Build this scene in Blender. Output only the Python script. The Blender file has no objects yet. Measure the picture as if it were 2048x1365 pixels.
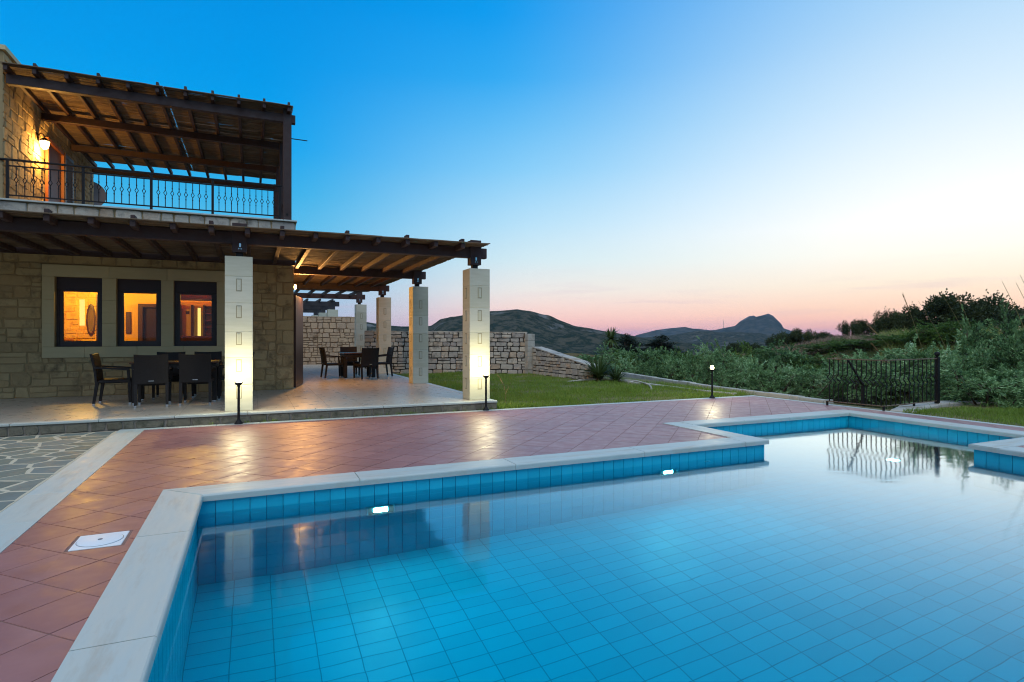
import bpy, math, random
import numpy as np
from mathutils import Vector, Matrix, noise

rnd = random.Random(7)
sc = bpy.context.scene
col = sc.collection
R = math.radians


def S(r, g, b):
    def f(v):
        v /= 255.0
        return v / 12.92 if v <= 0.04045 else ((v + 0.055) / 1.055) ** 2.4
    return (f(r), f(g), f(b), 1.0)


# ------------------------------------------------------------------ camera
H_CAM = 1.35
YAW = math.atan((1024 - 505.5) / 1165.0)          # the house front runs along X, depth along Y
SA, CA = math.sin(YAW), math.cos(YAW)
cam = bpy.data.cameras.new('camera')
cam.sensor_width = 36.0
cam.lens = 36.0 * 1165.0 / 2048.0
cam.shift_y = -7.5 / 2048.0
cam.clip_start = 0.05
cam.clip_end = 20000
cam_ob = bpy.data.objects.new('camera', cam)
col.objects.link(cam_ob)
cam_ob.location = (0, 0, H_CAM)
cam_ob.rotation_euler = (R(90), 0, -YAW)
sc.camera = cam_ob

# ------------------------------------------------------------------ dusk sky
world = bpy.data.worlds.new('World')
sc.world = world
world.use_nodes = True
nt = world.node_tree
nt.nodes.clear()


def N(tree, kind, **kw):
    n = tree.nodes.new(kind)
    for k, v in kw.items():
        if k.startswith('i_'):
            n.inputs[k[2:].replace('_', ' ')].default_value = v
        else:
            setattr(n, k, v)
    return n


def math_node(tree, op, a, b=None, clamp=False):
    n = tree.nodes.new('ShaderNodeMath')
    n.operation = op
    n.use_clamp = clamp
    for i, v in enumerate((a, b)):
        if v is None:
            continue
        if isinstance(v, (int, float)):
            n.inputs[i].default_value = v
        else:
            tree.links.new(v, n.inputs[i])
    return n.outputs[0]


def ramp(tree, fac, stops, interp='LINEAR'):
    n = tree.nodes.new('ShaderNodeValToRGB')
    cr = n.color_ramp
    cr.interpolation = interp
    while len(cr.elements) > len(stops):
        cr.elements.remove(cr.elements[-1])
    while len(cr.elements) < len(stops):
        cr.elements.new(0.5)
    for e, (p, c) in zip(cr.elements, stops):
        e.position = p
        e.color = c
    if fac is not None:
        tree.links.new(fac, n.inputs[0])
    return n.outputs[0]


def mixc(tree, fac, a, b, blend='MIX'):
    n = tree.nodes.new('ShaderNodeMix')
    n.data_type = 'RGBA'
    n.blend_type = blend
    for sock, v in ((n.inputs[0], fac), (n.inputs[6], a), (n.inputs[7], b)):
        if isinstance(v, (int, float)):
            sock.default_value = v
        elif isinstance(v, tuple):
            sock.default_value = v
        else:
            tree.links.new(v, sock)
    return n.outputs[2]


tc = N(nt, 'ShaderNodeTexCoord')
nrm = N(nt, 'ShaderNodeVectorMath', operation='NORMALIZE')
nt.links.new(tc.outputs['Generated'], nrm.inputs[0])
sep = N(nt, 'ShaderNodeSeparateXYZ')
nt.links.new(nrm.outputs[0], sep.inputs[0])
elev = math_node(nt, 'MULTIPLY', math_node(nt, 'ARCSINE', sep.outputs[2]), 2 / math.pi, clamp=True)   # 0..1 = 0..90 deg
SUN_AZ = R(24 + 44)                                 # the glow: clockwise from +Y
hl = math_node(nt, 'SQRT', math_node(nt, 'ADD', math_node(nt, 'MULTIPLY', sep.outputs[0], sep.outputs[0]),
                                     math_node(nt, 'ADD', math_node(nt, 'MULTIPLY', sep.outputs[1], sep.outputs[1]), 1e-6)))
dotg = math_node(nt, 'DIVIDE', math_node(nt, 'ADD', math_node(nt, 'MULTIPLY', sep.outputs[0], math.sin(SUN_AZ)),
                                         math_node(nt, 'MULTIPLY', sep.outputs[1], math.cos(SUN_AZ))), hl)
dlt = math_node(nt, 'MULTIPLY', math_node(nt, 'ARCCOSINE', math_node(nt, 'MINIMUM', math_node(nt, 'MAXIMUM', dotg, -0.9999), 0.9999)),
                180 / math.pi)                      # degrees away from the glow


def el(*stops):
    return [(e / 90.0, S(*c)) for e, c in stops]


ZEN = (18, 120, 200)
toward = ramp(nt, elev, el((0, (262, 170, 158)), (0.9, (266, 196, 172)), (2.4, (264, 219, 186)), (4.5, (259, 240, 214)), (7, (260, 254, 240)), (9.5, (262, 258, 252)),
                           (13, (244, 250, 254)), (19, (210, 232, 248)), (25, (176, 213, 243)), (35, (105, 180, 235)), (55, (34, 145, 222)), (90, ZEN)))
mid = ramp(nt, elev, el((0, (256, 176, 178)), (0.9, (262, 196, 186)), (2.2, (257, 214, 202)), (4.5, (238, 232, 226)), (7.5, (208, 231, 238)), (11, (178, 220, 243)),
                        (16, (130, 200, 242)), (20, (96, 184, 239)), (24, (50, 166, 236)), (29, (12, 152, 232)), (50, (4, 132, 215)), (90, ZEN)))
away = ramp(nt, elev, el((0, (178, 178, 205)), (3, (150, 190, 220)), (6, (118, 190, 228)), (10, (78, 181, 228)), (13, (48, 172, 228)), (17, (6, 160, 231)), (22, (0, 150, 228)),
                         (30, (0, 139, 221)), (50, (4, 124, 208)), (90, ZEN)))
opp = ramp(nt, elev, el((0, (120, 130, 158)), (5, (165, 160, 180)), (12, (205, 182, 190)), (22, (185, 190, 208)), (35, (120, 172, 215)), (60, (45, 135, 205)), (90, ZEN)))


def seg(d0, d1):
    n = nt.nodes.new('ShaderNodeMapRange')
    n.interpolation_type = 'SMOOTHSTEP'
    nt.links.new(dlt, n.inputs[0])
    n.inputs[1].default_value = d0
    n.inputs[2].default_value = d1
    return n.outputs[0]


c1 = mixc(nt, seg(2, 48), toward, mid)
c2 = mixc(nt, seg(40, 68), c1, away)
c3 = mixc(nt, seg(95, 165), c2, opp)
wv = N(nt, 'ShaderNodeVectorMath', operation='MULTIPLY')
nt.links.new(nrm.outputs[0], wv.inputs[0])
wv.inputs[1].default_value = (3.0, 3.0, 42.0)
wn = N(nt, 'ShaderNodeTexNoise')
wn.inputs['Scale'].default_value = 1.6
wn.inputs['Detail'].default_value = 5
nt.links.new(wv.outputs[0], wn.inputs['Vector'])
wm = N(nt, 'ShaderNodeMapRange')
nt.links.new(wn.outputs[0], wm.inputs[0])
wm.inputs[1].default_value = 0.56
wm.inputs[2].default_value = 0.76
band_ = ramp(nt, elev, [(0.0, (0, 0, 0, 1)), (1.0 / 90, (.5, .5, .5, 1)), (2.6 / 90, (1, 1, 1, 1)), (7.0 / 90, (0, 0, 0, 1))])
wf = math_node(nt, 'MULTIPLY', math_node(nt, 'MULTIPLY', wm.outputs[0], band_), 0.42)
c4 = mixc(nt, wf, c3, S(206, 178, 196))
bg = N(nt, 'ShaderNodeBackground')
nt.links.new(c4, bg.inputs[0])
bg.inputs[1].default_value = 1.0
wo = N(nt, 'ShaderNodeOutputWorld')
nt.links.new(bg.outputs[0], wo.inputs[0])

# added fill light: one very soft directional lamp, high behind the camera
fill_lamp = bpy.data.lights.new('fill_lamp', 'SUN')
fill_lamp.energy = 1.9
fill_lamp.angle = R(80)
fill_lamp.color = (1.0, 0.98, 0.94)
fill_lamp_ob = bpy.data.objects.new('fill_lamp', fill_lamp)
col.objects.link(fill_lamp_ob)
fill_lamp_ob.rotation_euler = (R(27), 0, R(-24))          # light comes from behind the camera on the left, 63 degrees up

sc.view_settings.view_transform = 'Standard'
sc.view_settings.look = 'None'
sc.view_settings.exposure = 0.12
sc.view_settings.gamma = 1.0
sc.view_settings.use_curve_mapping = False
sc.render.engine = 'CYCLES'
cy = sc.cycles
cy.use_denoising = True
cy.filter_width = 1.1
try:
    cy.denoiser = 'OPENIMAGEDENOISE'
except Exception:
    pass
cy.max_bounces = 10
cy.diffuse_bounces = 4
cy.glossy_bounces = 4
cy.transmission_bounces = 6
cy.transparent_max_bounces = 10
cy.sample_clamp_indirect = 6.0
cy.caustics_reflective = False
cy.caustics_refractive = True


# ================================================================== helpers
WL = {}                                             # world place of every object built in world coordinates


def fast_mesh(name, V, F):
    """V (n,3) float array, F (m,k) int array: all faces with k corners."""
    me = bpy.data.meshes.new(name)
    V = np.asarray(V, dtype=np.float32)
    F = np.asarray(F, dtype=np.int32)
    me.vertices.add(len(V))
    me.vertices.foreach_set('co', V.ravel())
    k = F.shape[1]
    me.loops.add(F.size)
    me.loops.foreach_set('vertex_index', F.ravel())
    me.polygons.add(len(F))
    me.polygons.foreach_set('loop_start', np.arange(0, F.size, k, dtype=np.int32))
    me.update(calc_edges=True)
    return me


def put(name, me, mats, parent=None, loc=None):
    o = bpy.data.objects.new(name, me)
    if not isinstance(mats, (list, tuple)):
        mats = [mats]
    if not me.materials:
        for m in mats:
            me.materials.append(m)
    col.objects.link(o)
    if parent is not None:
        o.parent = parent
    if loc is not None:
        o.location = loc
    return o


class MB:
    def __init__(s):
        s.v, s.f, s.sm = [], [], []

    def add(s, vs, fs, smooth=False):
        b = len(s.v)
        s.v.extend(vs)
        for f in fs:
            s.f.append(tuple(b + i for i in f))
            s.sm.append(smooth)
        return s

    def box(s, x0, x1, y0, y1, z0, z1):
        return s.add([(x0, y0, z0), (x1, y0, z0), (x1, y1, z0), (x0, y1, z0), (x0, y0, z1), (x1, y0, z1), (x1, y1, z1), (x0, y1, z1)],
                     [(3, 2, 1, 0), (4, 5, 6, 7), (0, 1, 5, 4), (1, 2, 6, 5), (2, 3, 7, 6), (3, 0, 4, 7)])

    def cbox(s, x0, x1, y0, y1, z0, z1, c=0.01):
        """a box with chamfered edges"""
        vs, idx = [], {}
        X, Y, Z = (x0, x1), (y0, y1), (z0, z1)
        sg = (1, -1)
        for i in (0, 1):
            for j in (0, 1):
                for k in (0, 1):
                    for a in range(3):
                        p = [X[i] + sg[i] * c, Y[j] + sg[j] * c, Z[k] + sg[k] * c]
                        p[a] = (X[i], Y[j], Z[k])[a]
                        idx[i, j, k, a] = len(vs)
                        vs.append(tuple(p))
        fs = []

        def q(l, out):
            pts = [Vector(vs[t]) for t in l]
            n = (pts[1] - pts[0]).cross(pts[2] - pts[0])
            fs.append(tuple(l) if n.dot(out) > 0 else tuple(reversed(l)))
        for a in range(3):
            b, d = (a + 1) % 3, (a + 2) % 3
            for e in (0, 1):
                def key(eb, ed, ax, ee=e, a=a, b=b, d=d):
                    t = [0, 0, 0]
                    t[a], t[b], t[d] = ee, eb, ed
                    return idx[t[0], t[1], t[2], ax]
                o = Vector((0, 0, 0))
                o[a] = 1 if e else -1
                q([key(0, 0, a), key(1, 0, a), key(1, 1, a), key(0, 1, a)], o)
                for eb in (0, 1):
                    o2 = Vector((0, 0, 0))
                    o2[a] = 1 if e else -1
                    o2[b] = 1 if eb else -1
                    q([key(eb, 0, a), key(eb, 1, a), key(eb, 1, b), key(eb, 0, b)], o2)
        for i in (0, 1):
            for j in (0, 1):
                for k in (0, 1):
                    q([idx[i, j, k, 0], idx[i, j, k, 1], idx[i, j, k, 2]], Vector((i - .5, j - .5, k - .5)))
        return s.add(vs, fs)

    def tube(s, pts, r, seg=8, cap=True):
        pts = [Vector(p) for p in pts]
        n = len(pts)
        rs = r if isinstance(r, (list, tuple)) else [r] * n
        vs, fs = [], []
        up = None
        for i, p in enumerate(pts):
            d = (pts[min(i + 1, n - 1)] - pts[max(i - 1, 0)]).normalized()
            if up is None:
                up = Vector((0, 0, 1)) if abs(d.z) < 0.9 else Vector((1, 0, 0))
            a = d.cross(up).normalized()
            b = a.cross(d).normalized()
            up = b
            for k in range(seg):
                t = 2 * math.pi * (k + 0.5) / seg
                vs.append(tuple(p + a * (math.cos(t) * rs[i]) + b * (math.sin(t) * rs[i])))
        for i in range(n - 1):
            for k in range(seg):
                k2 = (k + 1) % seg
                fs.append((i * seg + k, i * seg + k2, (i + 1) * seg + k2, (i + 1) * seg + k))
        s.add(vs, fs, seg > 4)
        if cap:
            s.add(vs[:seg], [tuple(range(seg))])
            s.add(vs[-seg:], [tuple(reversed(range(seg)))])
        return s

    def bar(s, p, q, w, h):
        """square bar from p to q"""
        p, q = Vector(p), Vector(q)
        d = (q - p).normalized()
        up = Vector((0, 0, 1)) if abs(d.z) < 0.95 else Vector((0, 1, 0))
        a = d.cross(up).normalized() * (w / 2)
        b = a.cross(d).normalized() * (h / 2)
        vs = [tuple(e + sa * a + sb * b) for e in (p, q) for sa, sb in ((-1, -1), (1, -1), (1, 1), (-1, 1))]
        return s.add(vs, [(0, 1, 2, 3), (7, 6, 5, 4), (0, 4, 5, 1), (1, 5, 6, 2), (2, 6, 7, 3), (3, 7, 4, 0)])

    def prism(s, poly, z0, z1, ch=0.0):
        n = len(poly)
        lo = [(x, y, z0) for x, y in poly]
        if ch > 0:
            cx = sum(p[0] for p in poly) / n
            cyy = sum(p[1] for p in poly) / n
            m = [(x, y, z1 - ch) for x, y in poly]
            t = []
            for x, y in poly:
                d = math.hypot(x - cx, y - cyy) or 1
                k = max(0.0, 1 - ch * 1.4 / d)
                t.append((cx + (x - cx) * k, cyy + (y - cyy) * k, z1))
            vs = lo + m + t
            fs = [tuple(range(2 * n, 3 * n))]
            for r_ in (0, 1):
                fs += [(r_ * n + i, r_ * n + (i + 1) % n, (r_ + 1) * n + (i + 1) % n, (r_ + 1) * n + i) for i in range(n)]
            return s.add(vs, fs)
        hi = [(x, y, z1) for x, y in poly]
        return s.add(lo + hi, [tuple(range(n, 2 * n))] + [(i, (i + 1) % n, n + (i + 1) % n, n + i) for i in range(n)])

    def lathe(s, prof, c=(0, 0, 0), seg=20):
        vs, fs = [], []
        for r_, z in prof:
            for k in range(seg):
                t = 2 * math.pi * k / seg
                vs.append((c[0] + r_ * math.cos(t), c[1] + r_ * math.sin(t), c[2] + z))
        for i in range(len(prof) - 1):
            for k in range(seg):
                k2 = (k + 1) % seg
                fs.append((i * seg + k, i * seg + k2, (i + 1) * seg + k2, (i + 1) * seg + k))
        return s.add(vs, fs, True)

    def mesh(s, name, off=(0, 0, 0)):
        me = bpy.data.meshes.new(name)
        me.from_pydata([(x - off[0], y - off[1], z - off[2]) for x, y, z in s.v], [], s.f)
        if any(s.sm):
            me.polygons.foreach_set('use_smooth', s.sm)
        me.update()
        return me

    def build(s, name, mat, parent=None, base=None):
        """coordinates are world ones (or the thing's own, if its Empty stands at the origin)"""
        if parent is not None:
            w = WL[parent.name]
            o = put(name, s.mesh(name, w), mat, parent)
            WL[o.name] = w
        else:
            w = base if base is not None else (0, 0, 0)
            o = put(name, s.mesh(name, w), mat, None, w)
            WL[o.name] = w
        return o


def empty(name, loc=(0, 0, 0)):
    o = bpy.data.objects.new(name, None)
    o.empty_display_size = 0.2
    o.location = loc
    col.objects.link(o)
    WL[o.name] = tuple(loc)
    return o


def tag(o, label=None, cat=None, group=None, kind=None):
    if label:
        o['label'] = label
    if cat:
        o['category'] = cat
    if group:
        o['group'] = group
    if kind:
        o['kind'] = kind
    return o


def copy_tree(o, parent=None):
    c = o.copy()
    col.objects.link(c)
    if parent is not None:
        c.parent = parent
    for ch in list(o.children):
        copy_tree(ch, c)
    return c


# ================================================================== materials
def new_mat(name):
    m = bpy.data.materials.new(name)
    m.use_nodes = True
    t = m.node_tree
    t.nodes.clear()
    out = t.nodes.new('ShaderNodeOutputMaterial')
    b = t.nodes.new('ShaderNodeBsdfPrincipled')
    t.links.new(b.outputs[0], out.inputs[0])
    return m, t, b, out


def coords(t, local=False, scale=(1, 1, 1)):
    if local:
        c = t.nodes.new('ShaderNodeTexCoord').outputs['Object']
    else:
        c = t.nodes.new('ShaderNodeNewGeometry').outputs['Position']
    if scale != (1, 1, 1):
        n = t.nodes.new('ShaderNodeVectorMath')
        n.operation = 'MULTIPLY'
        t.links.new(c, n.inputs[0])
        n.inputs[1].default_value = scale
        c = n.outputs[0]
    return c


def noise_n(t, vec, scale, detail=4, rough=0.55, dist=0.0):
    n = t.nodes.new('ShaderNodeTexNoise')
    n.inputs['Scale'].default_value = scale
    n.inputs['Detail'].default_value = detail
    n.inputs['Roughness'].default_value = rough
    n.inputs['Distortion'].default_value = dist
    t.links.new(vec, n.inputs['Vector'])
    return n.outputs[0]


def rand_piece(t):
    """a random number for each object and for each island of a joined mesh"""
    a = t.nodes.new('ShaderNodeObjectInfo').outputs['Random']
    b = t.nodes.new('ShaderNodeNewGeometry').outputs['Random Per Island']
    return math_node(t, 'FRACT', math_node(t, 'ADD', a, b))


def bump(t, b, h, strength=0.3, dist=0.01):
    n = t.nodes.new('ShaderNodeBump')
    n.inputs['Strength'].default_value = strength
    n.inputs['Distance'].default_value = dist
    t.links.new(h, n.inputs['Height'])
    t.links.new(n.outputs[0], b.inputs['Normal'])


def surf(name, cols, piece=0.7, nscale=6, ndetail=5, rough=0.8, rough2=None, bscale=40, bstr=0.3, bdist=0.01, local=False,
         stretch=(1, 1, 1), dark=None, dscale=2.5, metallic=0.0, spec=0.5, coat=0.0):
    """colour ramp over (random per piece * piece + noise * (1-piece)), optional dark stains, noise bump"""
    m, t, b, out = new_mat(name)
    v = coords(t, local, stretch)
    nz = noise_n(t, v, nscale, ndetail)
    k = math_node(t, 'ADD', math_node(t, 'MULTIPLY', rand_piece(t), piece), math_node(t, 'MULTIPLY', nz, 1 - piece))
    c = ramp(t, k, [(i / max(1, len(cols) - 1), q) for i, q in enumerate(cols)])
    if dark is not None:
        d = noise_n(t, v, dscale, 6, 0.65)
        mr = t.nodes.new('ShaderNodeMapRange')
        t.links.new(d, mr.inputs[0])
        mr.inputs[1].default_value = 0.52
        mr.inputs[2].default_value = 0.72
        c = mixc(t, mr.outputs[0], c, dark)
    t.links.new(c, b.inputs['Base Color'])
    b.inputs['Roughness'].default_value = rough
    if rough2 is not None:
        mr = t.nodes.new('ShaderNodeMapRange')
        t.links.new(noise_n(t, v, nscale * 1.7, 4), mr.inputs[0])
        mr.inputs[1].default_value = 0.3
        mr.inputs[2].default_value = 0.7
        mr.inputs[3].default_value = rough
        mr.inputs[4].default_value = rough2
        t.links.new(mr.outputs[0], b.inputs['Roughness'])
    b.inputs['Metallic'].default_value = metallic
    b.inputs['Specular IOR Level'].default_value = spec
    if coat:
        b.inputs['Coat Weight'].default_value = coat
        b.inputs['Coat Roughness'].default_value = 0.4
    if bstr:
        bump(t, b, noise_n(t, v, bscale, 5, 0.6), bstr, bdist)
    return m


M = {}
M['stone'] = surf('honey_limestone', [S(146, 122, 82), S(168, 142, 98), S(180, 158, 114), S(156, 134, 94), S(188, 168, 126)],
                  0.5, 5, bscale=22, bstr=0.5, bdist=0.02, rough=0.9, dark=S(104, 90, 66), dscale=3.2)
M['mortar'] = surf('house_mortar', [S(146, 124, 86), S(164, 142, 102)], 0.0, 9, rough=0.95, bscale=60, bstr=0.5)
M['grey_stone'] = surf('grey_fieldstone', [S(138, 134, 122), S(172, 166, 150), S(150, 146, 138), S(186, 178, 160), S(160, 140, 116), S(178, 176, 168)],
                       0.62, 6, bscale=18, bstr=0.6, bdist=0.03, rough=0.92, dark=S(96, 94, 86), dscale=4)
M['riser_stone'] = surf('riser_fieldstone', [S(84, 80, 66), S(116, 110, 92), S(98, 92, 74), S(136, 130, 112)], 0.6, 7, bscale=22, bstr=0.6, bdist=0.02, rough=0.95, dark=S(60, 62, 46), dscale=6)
M['grey_timber'] = surf('grey_timber', [S(44, 44, 48), S(60, 58, 60)], 0.4, 5, rough=0.8, bscale=25, bstr=0.25)
M['grey_mortar'] = surf('dark_joint', [S(44, 42, 38), S(66, 62, 54)], 0.0, 9, rough=0.95, bstr=0.4)
M['back_stone'] = surf('tan_fieldstone', [S(168, 140, 112), S(188, 162, 130), S(176, 152, 126), S(198, 176, 146)],
                       0.6, 6, bscale=18, bstr=0.6, bdist=0.03, rough=0.92, dark=S(122, 98, 72), dscale=3)
M['back_mortar'] = surf('tan_joint', [S(120, 102, 80), S(140, 120, 96)], 0.0, 9, rough=0.95, bstr=0.4)
M['ashlar'] = surf('cream_ashlar', [S(178, 164, 122), S(194, 180, 138), S(184, 170, 128)], 0.45, 3, stretch=(1, 1, 5), bscale=30, bstr=0.12,
                   rough=0.75)
M['column'] = surf('column_limestone', [S(172, 174, 152), S(196, 196, 176), S(182, 182, 158), S(190, 188, 164)], 0.4, 2.6, stretch=(1, 1, 7), bscale=30, bstr=0.15,
                   rough=0.7)
M['groove'] = surf('column_groove', [S(136, 130, 106), S(150, 144, 118)], 0.2, 9, rough=0.9, bstr=0.3)
M['timber'] = surf('dark_stained_timber', [S(36, 22, 19), S(54, 32, 26), S(44, 27, 24)], 0.4, 5, stretch=(1, 1, 1), rough=0.55, rough2=0.75, bscale=25, bstr=0.25)
M['reed'] = surf('reed_cane', [S(78, 64, 48), S(118, 98, 74), S(98, 82, 62), S(140, 120, 92)], 0.8, 3, rough=0.8, bstr=0)
M['terracotta'] = surf('terracotta_tile', [S(124, 76, 72), S(148, 98, 92), S(134, 84, 80), S(162, 114, 106)], 0.5, 4, rough=0.36, rough2=0.58, bscale=14,
                       bstr=0.15, bdist=0.004, dark=S(132, 86, 78), dscale=0.9, spec=0.9, coat=0.25)
M['tile_grout'] = surf('deck_grout', [S(112, 84, 74), S(140, 108, 94)], 0, 8, rough=0.9, bstr=0.2)
M['terrace'] = surf('terrace_tile', [S(158, 150, 136), S(176, 168, 152), S(166, 160, 146)], 0.5, 3, rough=0.24, rough2=0.42, bscale=10, bstr=0.08, bdist=0.003)
M['terrace_grout'] = surf('terrace_grout', [S(120, 112, 100), S(140, 130, 116)], 0, 8, rough=0.9, bstr=0.2)
M['marble'] = surf('pale_marble', [S(138, 156, 156), S(168, 180, 174), S(178, 182, 170), S(148, 164, 164)], 0.3, 2.2, stretch=(1, 3, 1), rough=0.42,
                   rough2=0.6, bscale=30, bstr=0.08, dark=S(164, 160, 144), dscale=1.2)
M['marble_x'] = surf('pale_marble_long', [S(138, 156, 156), S(168, 180, 174), S(178, 182, 170), S(148, 164, 164)], 0.3, 2.2, stretch=(1, 6, 1), rough=0.42,
                     rough2=0.6, bscale=30, bstr=0.08, dark=S(164, 160, 144), dscale=1.2)
M['marble_y'] = surf('pale_marble_side', [S(138, 156, 156), S(168, 180, 174), S(178, 182, 170), S(148, 164, 164)], 0.3, 2.2, stretch=(6, 1, 1), rough=0.42,
                     rough2=0.6, bscale=30, bstr=0.08, dark=S(164, 160, 144), dscale=1.2)
M['slate'] = surf('blue_grey_slate', [S(82, 92, 90), S(108, 118, 112), S(96, 104, 92), S(120, 126, 112), S(74, 84, 88)], 0.65, 4, rough=0.5, rough2=0.8,
                  bscale=12, bstr=0.35, bdist=0.01)
M['pale_mortar'] = surf('pale_paving_joint', [S(176, 164, 136), S(196, 186, 160)], 0, 8, rough=0.9, bscale=50, bstr=0.3)
M['pool_tile'] = surf('turquoise_pool_tile', [S(12, 162, 188), S(20, 176, 202), S(16, 168, 194)], 0.8, 2, rough=0.34, bstr=0, spec=0.4)
M['pool_grout'] = surf('pool_grout', [S(10, 112, 146), S(18, 122, 156)], 0, 8, rough=0.8, bstr=0)
M['floor_grout'] = surf('pool_floor_grout', [S(10, 124, 146), S(16, 134, 156)], 0, 8, rough=0.8, bstr=0)
M['concrete'] = surf('pale_concrete', [S(150, 148, 138), S(178, 174, 160)], 0.3, 5, rough=0.9, bscale=30, bstr=0.5, dark=S(120, 116, 104))
M['iron'] = surf('black_iron', [S(14, 14, 15), S(22, 20, 20)], 0.2, 8, rough=0.6, bscale=50, bstr=0.1, spec=0.25)
M['bronze_rail'] = surf('weathered_rail', [S(92, 74, 58), S(116, 94, 72)], 0.2, 8, rough=0.5, bstr=0.1, metallic=0.2)
M['frame'] = surf('brown_window_frame', [S(42, 22, 18), S(54, 30, 24)], 0.2, 6, rough=0.4, bscale=30, bstr=0.08)
M['cap'] = surf('steel_foot', [S(190, 190, 190), S(205, 205, 205)], 0.2, 6, rough=0.25, metallic=1.0, bstr=0)
M['white'] = surf('white_plastic', [S(205, 212, 212), S(220, 224, 222)], 0.2, 6, rough=0.45, bstr=0.05)
M['dirt'] = surf('dirt', [S(78, 70, 54), S(100, 90, 68)], 0, 2, rough=1.0, bstr=0.5, bscale=8)
M['lawn_soil'] = surf('lawn_soil', [S(56, 66, 28), S(80, 86, 40), S(112, 98, 60), S(70, 78, 36)], 0, 1.1, rough=1.0, bstr=0.4, bscale=12)
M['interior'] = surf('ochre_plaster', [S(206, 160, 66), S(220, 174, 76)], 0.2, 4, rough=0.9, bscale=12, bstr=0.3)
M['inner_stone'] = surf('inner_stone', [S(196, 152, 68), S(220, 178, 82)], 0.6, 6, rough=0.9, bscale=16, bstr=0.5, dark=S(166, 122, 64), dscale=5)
M['wood'] = surf('warm_wood', [S(120, 66, 34), S(146, 84, 44)], 0.4, 5, stretch=(1, 6, 6), rough=0.5, bstr=0.1)
M['dark_wood'] = surf('dark_wood', [S(58, 32, 22), S(74, 42, 30)], 0.4, 5, rough=0.5, bstr=0.1)
M['sofa'] = surf('brown_fabric', [S(120, 72, 42), S(136, 84, 50)], 0.2, 6, rough=0.95, bscale=80, bstr=0.2)
M['dish'] = surf('grey_dish', [S(92, 94, 98), S(110, 112, 116)], 0.1, 4, rough=0.5, bstr=0)
M['house_white'] = surf('white_render', [S(222, 220, 212), S(232, 230, 222)], 0.1, 4, rough=0.8, bstr=0)
M['table_top'] = surf('table_top', [S(60, 40, 30), S(76, 50, 36)], 0.2, 6, rough=0.22, bstr=0.05, local=True)


def rattan():
    m, t, b, out = new_mat('dark_rattan')
    v = coords(t, True)
    w = t.nodes.new('ShaderNodeTexBrick')
    mp = t.nodes.new('ShaderNodeMapping')
    mp.inputs['Rotation'].default_value = (R(90), 0, 0)
    t.links.new(v, mp.inputs[0])
    t.links.new(mp.outputs[0], w.inputs[0])
    w.inputs['Scale'].default_value = 1.0
    w.inputs['Brick Width'].default_value = 0.03
    w.inputs['Row Height'].default_value = 0.011
    w.inputs['Mortar Size'].default_value = 0.0016
    w.inputs['Color1'].default_value = S(24, 20, 20)
    w.inputs['Color2'].default_value = S(30, 26, 25)
    w.inputs['Mortar'].default_value = S(14, 12, 12)
    t.links.new(w.outputs[0], b.inputs['Base Color'])
    b.inputs['Roughness'].default_value = 0.6
    b.inputs['Specular IOR Level'].default_value = 0.3
    bump(t, b, w.outputs[1], -0.6, 0.003)
    return m


M['rattan'] = rattan()


def glow(name, colr, strength):
    m, t, b, out = new_mat(name)
    e = t.nodes.new('ShaderNodeEmission')
    e.inputs[0].default_value = colr
    e.inputs[1].default_value = strength
    t.links.new(e.outputs[0], out.inputs[0])
    return m


M['bulb'] = glow('bollard_bulb', (1.0, 0.86, 0.48, 1), 30)
M['wall_bulb'] = glow('amber_bulb', (1.0, 0.56, 0.16, 1), 30)
M['led'] = glow('pool_led', (0.80, 0.88, 1.0, 1), 330)
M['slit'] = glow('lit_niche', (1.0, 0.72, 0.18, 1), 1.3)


def glass():
    m, t, b, out = new_mat('window_glass')
    g = t.nodes.new('ShaderNodeBsdfGlossy')
    g.inputs['Roughness'].default_value = 0.01
    tr = t.nodes.new('ShaderNodeBsdfTransparent')
    tr.inputs[0].default_value = (0.93, 0.94, 0.92, 1)
    fr = t.nodes.new('ShaderNodeFresnel')
    fr.inputs[0].default_value = 1.33
    mx = t.nodes.new('ShaderNodeMixShader')
    t.links.new(fr.outputs[0], mx.inputs[0])
    t.links.new(tr.outputs[0], mx.inputs[1])
    t.links.new(g.outputs[0], mx.inputs[2])
    t.links.new(mx.outputs[0], out.inputs[0])
    return m


M['glass'] = glass()


def water():
    m, t, b, out = new_mat('pool_water')
    v = coords(t, False, (1.0, 1.7, 1.0))
    n = t.nodes.new('ShaderNodeBump')
    n.inputs['Strength'].default_value = 0.5
    n.inputs['Distance'].default_value = 0.004
    t.links.new(noise_n(t, v, 1.8, 1.5, 0.5, 0.4), n.inputs['Height'])
    rf = t.nodes.new('ShaderNodeBsdfRefraction')
    rf.inputs['IOR'].default_value = 1.333
    rf.inputs['Roughness'].default_value = 0.035
    rf.inputs['Color'].default_value = (0.10, 0.96, 1.0, 1)
    gl = t.nodes.new('ShaderNodeBsdfGlossy')
    gl.inputs['Roughness'].default_value = 0.07
    gl.inputs['Color'].default_value = (0.84, 0.97, 1.0, 1)
    lw = t.nodes.new('ShaderNodeLayerWeight')
    lw.inputs['Blend'].default_value = 0.5
    fac = math_node(t, 'ADD', math_node(t, 'MULTIPLY', math_node(t, 'POWER', lw.outputs['Facing'], 7.0), 3.2), 0.015, clamp=True)
    mx = t.nodes.new('ShaderNodeMixShader')
    t.links.new(fac, mx.inputs[0])
    t.links.new(rf.outputs[0], mx.inputs[1])
    t.links.new(gl.outputs[0], mx.inputs[2])
    for q in (rf, gl):
        t.links.new(n.outputs[0], q.inputs['Normal'])
    t.links.new(mx.outputs[0], out.inputs[0])
    return m


M['water'] = water()


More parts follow.
